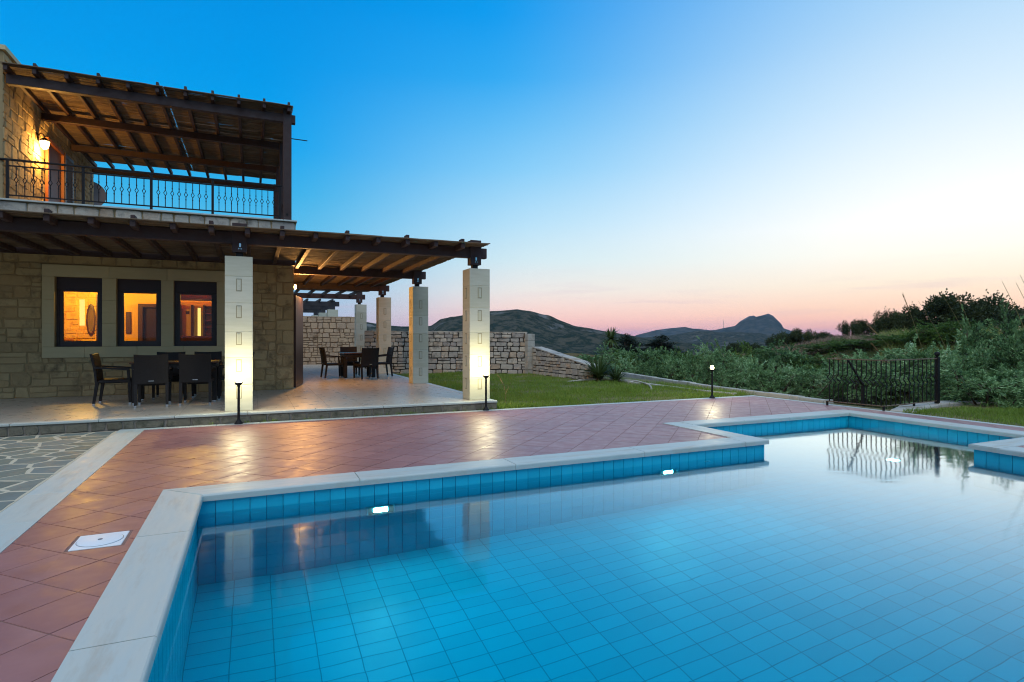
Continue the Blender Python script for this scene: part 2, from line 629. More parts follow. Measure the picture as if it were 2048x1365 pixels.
def leaf(name, cols, trans=0.25, rough=0.6):
    m, t, b, out = new_mat(name)
    r = t.nodes.new('ShaderNodeNewGeometry').outputs['Random Per Island']
    o = t.nodes.new('ShaderNodeObjectInfo').outputs['Random']
    cl = t.nodes.new('ShaderNodeMapRange')           # light and shaded clumps, put into the leaf colour by noise
    t.links.new(noise_n(t, coords(t), 1.7 if trans < 0.29 else 3.0, 3, 0.6), cl.inputs[0])
    cl.inputs[1].default_value = 0.36
    cl.inputs[2].default_value = 0.66
    k = math_node(t, 'ADD', math_node(t, 'MULTIPLY', r, 0.36), math_node(t, 'ADD', math_node(t, 'MULTIPLY', o, 0.24), math_node(t, 'MULTIPLY', cl.outputs[0], 0.40)))
    c = ramp(t, k, [(i / (len(cols) - 1), q) for i, q in enumerate(cols)])
    t.links.new(c, b.inputs['Base Color'])
    b.inputs['Roughness'].default_value = rough
    b.inputs['Specular IOR Level'].default_value = 0.3
    tl = t.nodes.new('ShaderNodeBsdfTranslucent')
    t.links.new(c, tl.inputs[0])
    mx = t.nodes.new('ShaderNodeMixShader')
    mx.inputs[0].default_value = trans
    t.links.new(b.outputs[0], mx.inputs[1])
    t.links.new(tl.outputs[0], mx.inputs[2])
    t.links.new(mx.outputs[0], out.inputs[0])
    return m


M['olive'] = leaf('olive_leaves', [S(34, 50, 28), S(68, 98, 56), S(108, 144, 88), S(150, 184, 130), S(198, 220, 182)])
M['dark_leaf'] = leaf('dark_leaves', [S(30, 40, 22), S(50, 62, 34), S(68, 80, 44), S(92, 104, 62)])
M['bright_leaf'] = leaf('bright_leaves', [S(36, 54, 22), S(64, 92, 36), S(94, 124, 50), S(134, 158, 80)])
M['yucca'] = leaf('yucca_blades', [S(48, 66, 34), S(72, 92, 46), S(96, 104, 58)])
M['conifer'] = leaf('conifer_needles', [S(26, 36, 24), S(38, 50, 32), S(32, 44, 30)])
M['grass'] = leaf('grass_blades', [S(72, 102, 30), S(102, 132, 42), S(124, 146, 54), S(90, 116, 36), S(160, 150, 84)], 0.3)
M['wild_grass'] = leaf('wild_grass_blades', [S(78, 104, 38), S(106, 128, 50), S(130, 136, 70), S(160, 148, 94)], 0.3)
M['dry_grass'] = leaf('dry_grass_blades', [S(128, 108, 88), S(156, 132, 106), S(112, 96, 82), S(146, 126, 94)], 0.2)
M['plume'] = leaf('reed_plume', [S(150, 116, 76), S(176, 140, 98), S(196, 164, 120)], 0.4)
M['stem'] = leaf('dry_stem', [S(104, 96, 56), S(136, 124, 76)], 0.0)
M['bark'] = surf('bark', [S(70, 58, 46), S(96, 82, 66)], 0.2, 6, rough=0.95, bscale=20, bstr=0.6)


def scrub(name, ground, green, rock, s1, s2, s3, rockamt=0.62):
    m, t, b, out = new_mat(name)
    v = coords(t)
    c = ramp(t, noise_n(t, v, s1, 6, 0.6), [(0.3, ground[0]), (0.7, ground[1])])
    g = t.nodes.new('ShaderNodeMapRange')
    t.links.new(noise_n(t, v, s2, 8, 0.68), g.inputs[0])
    g.inputs[1].default_value = 0.44
    g.inputs[2].default_value = 0.56
    c = mixc(t, g.outputs[0], c, green)
    k = t.nodes.new('ShaderNodeMapRange')
    t.links.new(noise_n(t, v, s3, 6, 0.6), k.inputs[0])
    k.inputs[1].default_value = rockamt
    k.inputs[2].default_value = rockamt + 0.08
    c = mixc(t, k.outputs[0], c, rock)
    t.links.new(c, b.inputs['Base Color'])
    b.inputs['Roughness'].default_value = 1.0
    b.inputs['Specular IOR Level'].default_value = 0.0
    bump(t, b, noise_n(t, v, s2 * 2, 6, 0.6), 0.8, 0.3 / s2)
    return m


M['terrain'] = scrub('dry_scrub_ground', (S(96, 84, 60), S(122, 106, 78)), S(56, 66, 38), S(132, 124, 108), 0.3, 0.5, 0.4, 0.66)
M['hill'] = scrub('scrub_hillside', (S(64, 66, 58), S(80, 78, 66)), S(38, 50, 42), S(104, 104, 100), 0.012, 0.14, 0.03, 0.6)
M['mountain'] = scrub('far_mountainside', (S(70, 72, 66), S(84, 82, 74)), S(48, 58, 52), S(112, 112, 112), 0.003, 0.03, 0.006, 0.58)


# ================================================================== terrain and hills
def interp(pts, x):
    xs = [p[0] for p in pts]
    ys = [p[1] for p in pts]
    return np.interp(x, xs, ys)


def polar_dir(psi):                                 # psi clockwise from the view axis
    a = YAW + psi
    return math.sin(a), math.cos(a)


def fbm(x, y, sc_, seed, oct_=5):
    return noise.fractal(Vector((x * sc_ + seed * 17.3, y * sc_ - seed * 9.1, seed * 3.7)), 0.9, 2.1, oct_, noise_basis='PERLIN_ORIGINAL')


MOUND = [(900, 700), (1300, 722), (1450, 716), (1560, 706), (1620, 692), (1660, 683), (1740, 680), (1800, 674), (1900, 668), (2100, 668), (2600, 660), (5000, 680)]


def garden(x, y):
    return (x < 11.0 and y < 19.5) or (x < 16 and y < 6.9) or (x < 9.6 and y < 23) or (x < 5 and y < 27.5)


def terr_h(x, y):
    r = math.hypot(x, y)
    psi = (math.atan2(x, y) - YAW + math.pi) % (2 * math.pi) - math.pi
    base = -0.35 - 0.16 * max(0, min(r, 27) - 13) - 0.03 * max(0, r - 27)
    base = max(base, -14 - 0.006 * r)
    cp = math.cos(psi)
    if -0.2 < psi < 1.35:
        px = 1024 + 1165 * math.tan(max(-1.2, min(1.3, psi)))
        top = H_CAM + (675 - float(interp(MOUND, px))) / 1165 * 36 * cp
        d = (r - 36)
        k = math.exp(-(d / (15 if d < 0 else 40)) ** 2)
        fade = max(0.0, min(1.0, (psi + 0.2) / 0.2)) * max(0.0, min(1.0, (1.35 - psi) / 0.2))
        base = base + (top - base) * k * fade
    h = base + fbm(x, y, 0.12, 1) * min(0.35, 0.02 * r)
    if garden(x, y):
        h = -2.6
    return h


def polar_patch(name, rs, psis, hfun, mat):
    V = []
    for r in rs:
        for p in psis:
            dx, dy = polar_dir(p)
            V.append((r * dx, r * dy, hfun(r, p, r * dx, r * dy)))
    n = len(psis)
    i, j = np.meshgrid(np.arange(len(rs) - 1), np.arange(n - 1), indexing='ij')
    a = (i * n + j).ravel()
    F = np.stack([a, a + n, a + n + 1, a + 1], 1)[:, ::-1]
    me = fast_mesh(name, V, F)
    me.polygons.foreach_set('use_smooth', np.ones(len(F), dtype=bool))
    o = put(name, me, mat)
    tag(o, kind='structure')
    return o


rs = list(np.concatenate([np.linspace(7.5, 45, 76), np.geomspace(47, 9000, 70)]))
psis = list(np.linspace(-math.pi, math.pi, 361))
polar_patch('terrain', rs, psis, lambda r, p, x, y: terr_h(x, y), M['terrain'])


def ridge(name, Rr, front, back, prof, mat, amp, nscale, seed, p0, p1, n=420, sub=60):
    def h(r, p, x, y):
        px = 1024 + 1165 * math.tan(p)
        top = H_CAM + (675 - float(interp(prof, px))) / 1165 * Rr * math.cos(p)
        d = r - Rr
        base = -22 - 0.006 * r
        w = front if d < 0 else back
        k = math.exp(-(abs(d) / w) ** 1.7)
        away = 1 - math.exp(-(d / (0.15 * w)) ** 2)
        rough = fbm(x, y, nscale, seed, 6) * amp * (0.22 + 1.1 * away * (1 if k > 0.05 else 0.3))
        return base + (top - base) * k + rough
    rr = [Rr - front * 2.2 + i * (front * 2.2) / (sub * 0.75) for i in range(int(sub * 0.75))] + [Rr + i * back * 2.2 / (sub * 0.25) for i in range(int(sub * 0.25) + 1)]
    return polar_patch(name, rr, list(np.linspace(p0, p1, n)), h, mat)


ridge('hill', 520, 150, 170, [(-600, 655), (0, 650), (560, 654), (735, 645), (800, 655), (862, 655), (880, 641), (900, 636), (935, 630), (985, 622), (1035, 620), (1065, 626),
                              (1100, 636), (1150, 653), (1200, 662), (1260, 671), (1330, 682), (1500, 700), (2600, 720)], M['hill'], 4, 0.02, 3, -1.0, 0.55, 520, 90)
ridge('foothill', 1300, 420, 300, [(900, 700), (1150, 690), (1230, 678), (1290, 674), (1340, 671), (1395, 662), (1420, 663), (1450, 668), (1520, 674), (1600, 684), (2600, 700)],
      M['hill'], 12, 0.006, 5, -0.15, 0.75, 420, 70)
ridge('mountain', 2600, 520, 700, [(900, 720), (1240, 690), (1264, 678), (1272, 671), (1286, 667), (1310, 661), (1340, 657), (1370, 656), (1385, 659), (1420, 661), (1432, 660), (1445, 657), (1470, 652),
                                   (1480, 643), (1490, 637), (1499, 632), (1508, 631), (1512, 633.5), (1522, 631), (1537, 627), (1547, 632), (1563, 648), (1567, 656), (1578, 660), (1592, 668), (1650, 676), (2300, 690)],
      M['mountain'], 16, 0.004, 7, 0.05, 0.85, 640, 90)

# ================================================================== deck, pool, pavings
ZT = 0.157                                          # terrace level
ZW = -0.165                                         # water level
MAXP = 300


def clip_rect(poly, x0, x1, y0, y1):
    for ax, v, sg in ((0, x0, 1), (0, x1, -1), (1, y0, 1), (1, y1, -1)):
        out = []
        for i in range(len(poly)):
            p, q = poly[i], poly[(i + 1) % len(poly)]
            dp, dq = sg * (p[ax] - v), sg * (q[ax] - v)
            if dp >= 0:
                out.append(p)
            if (dp >= 0) != (dq >= 0):
                t = dp / (dp - dq)
                out.append((p[0] + t * (q[0] - p[0]), p[1] + t * (q[1] - p[1])))
        poly = out
        if len(poly) < 3:
            return []
    return poly


def area(p):
    return abs(sum(p[i][0] * p[(i + 1) % len(p)][1] - p[(i + 1) % len(p)][0] * p[i][1] for i in range(len(p)))) / 2


def shrink(poly, d):
    """inset a convex polygon by d"""
    n = len(poly)
    a = sum(poly[i][0] * poly[(i + 1) % n][1] - poly[(i + 1) % n][0] * poly[i][1] for i in range(n))
    if a < 0:
        poly = poly[::-1]
    out = list(poly)
    for i in range(n):
        (x1, y1), (x2, y2) = poly[i], poly[(i + 1) % n]
        L = math.hypot(x2 - x1, y2 - y1)
        if L < 1e-6:
            continue
        nx, ny = -(y2 - y1) / L, (x2 - x1) / L
        c = nx * (x1 + nx * d) + ny * (y1 + ny * d)
        new = []
        for j in range(len(out)):
            p, q = out[j], out[(j + 1) % len(out)]
            dp, dq = nx * p[0] + ny * p[1] - c, nx * q[0] + ny * q[1] - c
            if dp >= 0:
                new.append(p)
            if (dp >= 0) != (dq >= 0):
                t = dp / (dp - dq)
                new.append((p[0] + t * (q[0] - p[0]), p[1] + t * (q[1] - p[1])))
        out = new
        if len(out) < 3:
            return []
    return out


def seen(x, y, z=0.0):
    """how large one square metre shows from the terrace side of the pool (0 when outside the picture)"""
    D = x * SA + y * CA
    if D < 0.8:
        return 0
    px = 1024 + 1165 * (x * CA - y * SA) / D
    py = 675 + 1165 * (H_CAM - z) / D
    if not (-60 < px < 2110 and -60 < py < 1430):
        return 0
    return 1.0 / D ** 3


PX0, PX1, PY0, PY1 = -0.43, 8.26, 0.39, 5.64        # main basin, tile faces
AX0, AX1, AY0, AY1 = 6.14, 9.74, 4.32, 7.08         # the bay at the far right
DECK = [(-1.44, 10.50, 7.37, 9.93), (-1.44, 5.85, 5.93, 7.37), (-1.44, -0.72, -1.5, 5.93), (10.03, 10.50, -1.5, 7.37), (8.55, 10.03, -1.5, 4.03),
        (-0.72, 8.55, -1.5, 0.10)]
deck_mb = MB()
for (x0, x1, y0, y1) in DECK:
    deck_mb.add([(x0, y0, -0.0028), (x1, y0, -0.0028), (x1, y1, -0.0028), (x0, y1, -0.0028)], [(0, 1, 2, 3)])
deck = tag(deck_mb.build('pool_deck', M['tile_grout']), kind='structure')

SKIM = (-1.075, -0.775, 4.49, 4.80)
pitch = 0.345
h2 = pitch / math.sqrt(2)
tiles = []
for i in range(-60, 90):
    for j in range(-60, 90):
        cx = -1.09 + h2 * (i - j)
        cyy = 3.99 + h2 + h2 * (i + j) * 0.982
        if not (-2 < cx < 11 and -2 < cyy < 10.5):
            continue
        dm = [(cx, cyy - h2 * 0.982), (cx + h2, cyy), (cx, cyy + h2 * 0.982), (cx - h2, cyy)]
        dm = shrink(dm, 0.0035)
        parts = []
        for rct in DECK:
            p = clip_rect(dm, *rct)
            if p and area(p) > 0.0008:
                parts.append(p)
        if parts:
            tiles.append((seen(cx, cyy), parts, cx, cyy))
tiles.sort(key=lambda t: -t[0])


def cut_hole(p, hole):
    """pieces of convex p outside the rectangle hole"""
    x0, x1, y0, y1 = hole
    return [q for q in (clip_rect(p, -99, x0, -99, 99), clip_rect(p, x1, 99, -99, 99), clip_rect(p, x0, x1, -99, y0), clip_rect(p, x0, x1, y1, 99))
            if q and area(q) > 0.0005]


hole = (SKIM[0] - 0.012, SKIM[1] + 0.012, SKIM[2] - 0.012, SKIM[3] + 0.012)
rest = MB()
for n, (s_, parts, cx, cyy) in enumerate(tiles):
    mb = MB() if n < MAXP else rest
    dz = rnd.uniform(-0.0007, 0.0007)
    for p in parts:
        for q in (cut_hole(p, hole) if abs(cx + 0.92) < 0.5 and abs(cyy - 4.65) < 0.5 else [p]):
            b0 = len(mb.v)
            mb.prism(q, -0.014, 0.0 + dz)
    if n < MAXP:
        tx, ty = rnd.gauss(0, 0.0016), rnd.gauss(0, 0.0016)
        mb.v = [(x, y, z + (x - cx) * tx + (y - cyy) * ty) for x, y, z in mb.v]
        mb.build('tile', M['terracotta'], deck)
tag(rest.build('distant_tiles', M['terracotta'], deck), kind='stuff')

# white marble bands round the deck
band = tag(MB().box(-1.775, -1.437, -1.5, 10.085, -0.2, -0.006).box(-1.437, 10.63, 9.93, 10.085, -0.2, -0.006).box(10.50, 10.63, -1.5, 9.93, -0.2, -0.006)
           .build('marble_band', M['pale_mortar']), kind='structure')
y = 9.93
while y > -1.5:
    L = rnd.uniform(0.75, 1.05)
    MB().cbox(-1.772, -1.443, max(-1.5, y - L + 0.004), y, -0.02, 0.003, 0.002).build('slab', M['marble_y'], band)
    y -= L
x = -1.775
while x < 10.62:
    L = rnd.uniform(0.5, 0.8)
    MB().cbox(x + 0.003, min(10.62, x + L), 9.934, 10.083, -0.02, 0.003 if x > -1.4 else 0.0031, 0.002).build('slab', M['marble_x'], band)
    x += L
y = 9.93
while y > -1.5:
    L = rnd.uniform(0.5, 0.9)
    MB().cbox(10.503, 10.627, max(-1.5, y - L + 0.005), y, -0.02, 0.003, 0.002).build('slab', M['marble_y'], band)
    y -= L

# ---- the pool: shell, coping, tiles, water
pool = MB()
OUT = [(PX0, PY0), (PX1, PY0), (PX1, AY0), (AX1, AY0), (AX1, AY1), (AX0, AY1), (AX0, PY1), (PX0, PY1)]
ZF = -1.80
n = len(OUT)
g = 0.006                                           # shell sits behind the tile faces


def shell_poly(off):
    return [(PX0 - off, PY0 - off), (PX1 + off, PY0 - off), (PX1 + off, AY0 - off), (AX1 + off, AY0 - off), (AX1 + off, AY1 + off), (AX0 - off, AY1 + off),
            (AX0 - off, PY1 + off), (PX0 - off, PY1 + off)]


sp = shell_poly(g)
pool.add([(x, y, -0.052) for x, y in sp] + [(x, y, ZF - g) for x, y in sp], [(i, (i + 1) % n, n + (i + 1) % n, n + i) for i in range(n)])
pool_o = tag(pool.build('swimming_pool', M['pool_grout']), kind='structure')
MB().add([(x, y, ZF - 0.0004) for x, y in sp], [tuple(range(n))]).build('floor', M['floor_grout'], pool_o)

TW, TH = 0.136, 0.27
walls = [  # start, direction, length, normal
    ((PX0, PY1), (1, 0), AX0 - PX0, (0, -1)), ((AX0, AY1), (1, 0), AX1 - AX0, (0, -1)), ((AX1, AY1), (0, -1), AY1 - AY0, (-1, 0)),
    ((PX1, AY0), (0, -1), AY0 - PY0, (-1, 0)), ((PX0, PY0), (0, 1), PY1 - PY0, (1, 0)), ((AX0, PY1), (0, 1), AY1 - PY1, (1, 0)),
    ((AX1, AY0), (-1, 0), AX1 - PX1, (0, 1)), ((PX1, PY0), (-1, 0), PX1 - PX0, (0, 1))]
cand = []
for wi, (p0, d, L, nn) in enumerate(walls):
    k = int(math.ceil(L / TW))
    for row in range(7):
        z1 = -0.052 - row * TH
        z0 = max(ZF, z1 - TH)
        if z1 - z0 < 0.02:
            continue
        for i in range(k):
            u0, u1 = i * TW, min(L, (i + 1) * TW)
            if u1 - u0 < 0.012:
                continue
            cand.append((row * 10 + (0 if wi < 4 else 5) + wi * 0.1, wi, u0 + 0.002, u1 - 0.002, z0 + 0.002, z1 - 0.002))
cand.sort(key=lambda c: c[0])
rest = MB()


def tile_on_wall(mb, wi, u0, u1, z0, z1):
    p0, d, L, nn = walls[wi]
    c = 0.0015
    def P(u, z, w):
        return (p0[0] + d[0] * u + nn[0] * w, p0[1] + d[1] * u + nn[1] * w, z)
    vs = [P(u0, z0, -g + .001), P(u1, z0, -g + .001), P(u1, z1, -g + .001), P(u0, z1, -g + .001), P(u0 + c, z0 + c, 0), P(u1 - c, z0 + c, 0), P(u1 - c, z1 - c, 0), P(u0 + c, z1 - c, 0)]
    fs = [(4, 5, 6, 7), (0, 1, 5, 4), (1, 2, 6, 5), (2, 3, 7, 6), (3, 0, 4, 7)]
    a = Vector(vs[5]) - Vector(vs[4])
    b_ = Vector(vs[7]) - Vector(vs[4])
    if a.cross(b_).dot(Vector((nn[0], nn[1], 0))) < 0:
        fs = [tuple(reversed(f)) for f in fs]
    mb.add(vs, fs)


for n_, (_, wi, u0, u1, z0, z1) in enumerate(cand):
    mb = MB() if n_ < MAXP else rest
    tile_on_wall(mb, wi, u0, u1, z0, z1)
    if n_ < MAXP:
        mb.build('tile', M['pool_tile'], pool_o)
FX, FY = 0.285, 0.142


def tile_floor(mb, x0, x1, y0, y1):
    c = 0.0003
    z0, z1 = ZF - 0.004, ZF
    mb.add([(x0, y0, z0), (x1, y0, z0), (x1, y1, z0), (x0, y1, z0), (x0 + c, y0 + c, z1), (x1 - c, y0 + c, z1), (x1 - c, y1 - c, z1), (x0 + c, y1 - c, z1)],
           [(4, 5, 6, 7), (0, 1, 5, 4), (1, 2, 6, 5), (2, 3, 7, 6), (3, 0, 4, 7)])


for (x0, x1, y0, y1) in ((PX0, PX1, PY0, PY1), (AX0, AX1, PY1, AY1), (PX1, AX1, AY0, PY1)):
    xx = PX0 + math.floor((x0 - PX0) / FX) * FX
    while xx < x1 - 0.01:
        yy = PY1 - math.ceil((PY1 - y0) / FY) * FY
        while yy < y1 - 0.01:
            a0, a1, b0, b1 = max(xx, x0) + 0.0034, min(xx + FX, x1) - 0.0034, max(yy, y0) + 0.0034, min(yy + FY, y1) - 0.0034
            if a1 - a0 > 0.01 and b1 - b0 > 0.01:
                tile_floor(rest, a0, a1, b0, b1)
            yy += FY
        xx += FX
tag(rest.build('deep_tiles', M['pool_tile'], pool_o), kind='stuff')


def coping(poly, mat, inner):
    """one coping slab, poly given counter-clockwise, inner = indices of edges over the water, rounded over"""
    mb = MB()
    n = len(poly)
    zt, zb = 0.010, -0.050
    rings = [(0.0, zb), (0.0, zt - 0.016), (0.004, zt - 0.006), (0.013, zt)]
    vs = []
    for d, z in rings:
        q = [list(p) for p in poly]
        for i in range(n):
            # move the edge i inwards by d when it is an inner edge, else by a hair
            (x1, y1), (x2, y2) = poly[i], poly[(i + 1) % n]
            L = math.hypot(x2 - x1, y2 - y1)
            nx, ny = -(y2 - y1) / L, (x2 - x1) / L
            dd = d if i in inner else min(d, 0.0025)
            for j in (i, (i + 1) % n):
                q[j][0] += nx * dd
                q[j][1] += ny * dd
        vs += [(a, b, z) for a, b in q]
    fs = [tuple(range((len(rings) - 1) * n, len(rings) * n)), tuple(reversed(range(n)))]
    for r_ in range(len(rings) - 1):
        fs += [(r_ * n + i, r_ * n + (i + 1) % n, (r_ + 1) * n + (i + 1) % n, (r_ + 1) * n + i) for i in range(n)]
    mb.add(vs, fs)
    mb.build('coping_slab', mat, pool_o)


def run(a, b, fixed0, fixed1, axis, inner_low, mat, steps=(1.0, 1.3), cut0=None, cut1=None):
    """slabs from a to b along axis (0 = x, 1 = y); the band spans fixed0..fixed1 across; inner_low: water on the low side"""
    pos = a
    while pos < b - 0.01:
        L = rnd.uniform(*steps)
        e = min(b, pos + L)
        if b - e < 0.35:
            e = b
        s0, s1 = pos + 0.0015, e - 0.0015
        if axis == 0:
            poly = [(s0, fixed0), (s1, fixed0), (s1, fixed1), (s0, fixed1)]
            if cut0 and pos == a:
                poly[cut0[0]] = (cut0[1], poly[cut0[0]][1])
            coping(poly, mat, (0,) if inner_low else (2,))
        else:
            poly = [(fixed0, s0), (fixed1, s0), (fixed1, s1), (fixed0, s1)]
            if cut1 and e == b:
                poly[cut1[0]] = (poly[cut1[0]][0], cut1[1])
            coping(poly, mat, (3,) if inner_low else (1,))
        pos = e


run(-0.72, 6.18, 5.60, 5.93, 0, True, M['marble_x'], (1.55, 1.75), cut0=(0, -0.39))          # along the deck, mitred at its left end
run(-0.2, 5.93, -0.72, -0.39, 1, False, M['marble_y'], (1.5, 1.7), cut1=(2, 5.60))           # left end of the pool
run(5.93, 7.37, 5.85, 6.18, 1, False, M['marble_y'], (0.9, 1.1))
run(6.18, 10.03, 7.04, 7.37, 0, True, M['marble_x'])
run(4.36, 7.04, 9.70, 10.03, 1, True, M['marble_y'])
run(8.22, 10.03, 4.03, 4.36, 0, False, M['marble_x'])
run(0.10, 4.03, 8.22, 8.55, 1, True, M['marble_y'])
run(-0.39, 8.22, 0.10, 0.43, 0, False, M['marble_x'])

wmb = MB()
wmb.add([(x, y, ZW) for x, y in OUT], [tuple(range(len(OUT)))])
tag(wmb.build('pool_water', M['water']), kind='structure')


def pool_light(loc, rot, label):
    """a flat underwater lamp in a dark frame; it looks along its own -Y"""
    t = tag(empty('pool_light', loc), label, 'pool light', 'underwater lights of the pool')
    t.rotation_euler = rot
    WL[t.name] = (0, 0, 0)
    f = MB()
    w, h, d = 0.135, 0.125, 0.022
    f.box(-w, w, -d, 0, h - 0.012, h).box(-w, w, -d, 0, -h, -h + 0.012).box(-w, -w + 0.014, -d, 0, -h + 0.012, h - 0.012).box(w - 0.014, w, -d, 0, -h + 0.012, h - 0.012)
    f.build('frame', M['cap'], t)
    MB().box(-w + 0.014, w - 0.014, -0.006, 0, -h + 0.012, h - 0.012).build('back_plate', M['iron'], t)
    MB().cbox(-0.066, 0.066, -0.016, -0.006, -0.066, 0.066, 0.004).build('lens', M['led'], t)
    return t


pool_light((1.125, PY1 - 0.001, -0.64), (0, 0, 0), 'large underwater lamp near the left end of the long pool wall')
pool_light((4.56, PY1 - 0.001, -0.60), (0, 0, 0), 'underwater lamp towards the projecting corner of the long pool wall')
pool_light((8.72, 5.62, ZF + 0.001), (R(-90), 0, 0), 'underwater lamp lying in the pool floor before the railing reflection')
t = tag(empty('water_inlet', (5.17, PY1, -0.30)), 'small round water inlet in the blue tiles near the projecting corner', 'pool inlet')
MB().tube([(5.17, PY1 + 0.004, -0.30), (5.17, PY1 - 0.012, -0.30)], 0.045, 20).build('flange', M['white'], t)
MB().tube([(5.17, PY1 - 0.010, -0.30), (5.17, PY1 - 0.018, -0.30)], 0.022, 16).build('nozzle', M['dish'], t)
# ---- skimmer lid
t = tag(empty('skimmer_lid', (-0.925, 4.645, 0)), 'square white skimmer lid with a round cover set in the terracotta tiles', 'skimmer lid')
cx, cyy = -0.925, 4.645
MB().box(SKIM[0], SKIM[1], SKIM[2], SKIM[3], -0.03, -0.006).build('well', M['iron'], t)
MB().cbox(SKIM[0] + 0.008, SKIM[1] - 0.008, SKIM[2] + 0.008, SKIM[3] - 0.008, -0.006, 0.004, 0.003).build('frame', M['white'], t)
disc = MB().lathe([(0.128, 0.0), (0.128, 0.003), (0.122, 0.0045), (0.001, 0.005)], (cx, cyy, 0.0042), 40).build('round_cover', M['white'], t)
MB().lathe([(0.014, 0), (0.014, 0.002), (0.001, 0.002)], (cx, cyy, 0.0092), 14).build('finger_hole', M['dish'], disc)
MB().lathe([(0.1315, 0.0), (0.1315, 0.001), (0.1285, 0.001), (0.1285, 0.0)], (cx, cyy, 0.0042), 40).build('seam_ring', M['dish'], t)

# ---- crazy paving left of the band
pv = tag(MB().box(-12, -1.778, 2.5, 10.0, -0.25, -0.001).build('stone_paving', M['pale_mortar']), kind='structure')


def voronoi(seeds, box):
    cells = []
    for i, (sx, sy) in enumerate(seeds):
        poly = [(box[0], box[2]), (box[1], box[2]), (box[1], box[3]), (box[0], box[3])]
        for j, (qx, qy) in enumerate(seeds):
            if i == j or (qx - sx) ** 2 + (qy - sy) ** 2 > 3:
                continue
            mx, my, nx, ny = (sx + qx) / 2, (sy + qy) / 2, sx - qx, sy - qy
            out = []
            for k in range(len(poly)):
                p, q = poly[k], poly[(k + 1) % len(poly)]
                dp, dq = (p[0] - mx) * nx + (p[1] - my) * ny, (q[0] - mx) * nx + (q[1] - my) * ny
                if dp >= 0:
                    out.append(p)
                if (dp >= 0) != (dq >= 0):
                    tt = dp / (dp - dq)
                    out.append((p[0] + tt * (q[0] - p[0]), p[1] + tt * (q[1] - p[1])))
            poly = out
            if len(poly) < 3:
                break
        cells.append(poly)
    return cells


seeds = []
for a in range(9):
    for b in range(17):
        seeds.append((-1.93 - a * 0.33 + rnd.uniform(-.14, .14), 4.65 + b * 0.325 + rnd.uniform(-.14, .14)))
for c in voronoi(seeds, (-4.7, -1.78, 4.5, 9.98)):
    if len(c) < 3:
        continue
    p = shrink(c, rnd.uniform(0.012, 0.026))
    if p and area(p) > 0.01:
        # irregular edges: an extra, pushed point on each side
        q = []
        cxx = sum(a[0] for a in p) / len(p)
        cy2 = sum(a[1] for a in p) / len(p)
        for k in range(len(p)):
            a, b = p[k], p[(k + 1) % len(p)]
            q.append(a)
            f_ = rnd.uniform(0.35, 0.65)
            mx, my = a[0] + (b[0] - a[0]) * f_, a[1] + (b[1] - a[1]) * f_
            k2 = rnd.uniform(0.93, 1.0)
            q.append((cxx + (mx - cxx) * k2, cy2 + (my - cy2) * k2))
        MB().prism(q, -0.03, rnd.uniform(0.0, 0.002), 0.0005).build('flagstone', M['slate'], pv)

# ================================================================== masonry
def masonry(W, Hh, hr, wr, blocked=None, top=None, split=0.3):
    """irregular coursed stones: rectangles (u0, u1, v0, v1)"""
    out = []
    v = 0.0
    while v < Hh - 0.03:
        hh = rnd.uniform(*hr)
        if Hh - (v + hh) < hr[0] * 0.6:
            hh = Hh - v
        u = -rnd.uniform(0, wr[0])
        while u < W - 0.02:
            w = rnd.uniform(*wr)
            if W - (u + w) < wr[0] * 0.5:
                w = W - u
            a, b = max(0, u), min(W, u + w)
            if b - a > 0.03:
                if hh > hr[0] * 1.35 and rnd.random() < split:
                    f_ = rnd.uniform(0.4, 0.6)
                    if w > wr[0] * 1.6 and rnd.random() < 0.5:
                        m_ = a + (b - a) * rnd.uniform(0.35, 0.65)
                        out += [(a, b, v, v + hh * f_), (a, m_, v + hh * f_, v + hh), (m_, b, v + hh * f_, v + hh)]
                    else:
                        out += [(a, b, v, v + hh * f_), (a, b, v + hh * f_, v + hh)]
                else:
                    out.append((a, b, v, v + hh))
            u += w
        v += hh
    res = []
    for r_ in out:
        rs_ = [r_]
        for bl in (blocked or []):
            nr = []
            for (a, b, c, d) in rs_:
                if b <= bl[0] or a >= bl[1] or d <= bl[2] or c >= bl[3]:
                    nr.append((a, b, c, d))
                    continue
                if a < bl[0]:
                    nr.append((a, bl[0], c, d))
                if b > bl[1]:
                    nr.append((bl[1], b, c, d))
                a2, b2 = max(a, bl[0]), min(b, bl[1])
                if c < bl[2]:
                    nr.append((a2, b2, c, bl[2]))
                if d > bl[3]:
                    nr.append((a2, b2, bl[3], d))
            rs_ = nr
        res += [q for q in rs_ if q[1] - q[0] > 0.035 and q[3] - q[2] > 0.03]
    if top is not None:
        kept = []
        for (a, b, c, d) in res:
            t_ = min(top(a), top(b))
            if c >= t_ - 0.03:
                continue
            kept.append((a, b, c, min(d, t_)))
        res = kept
    return res


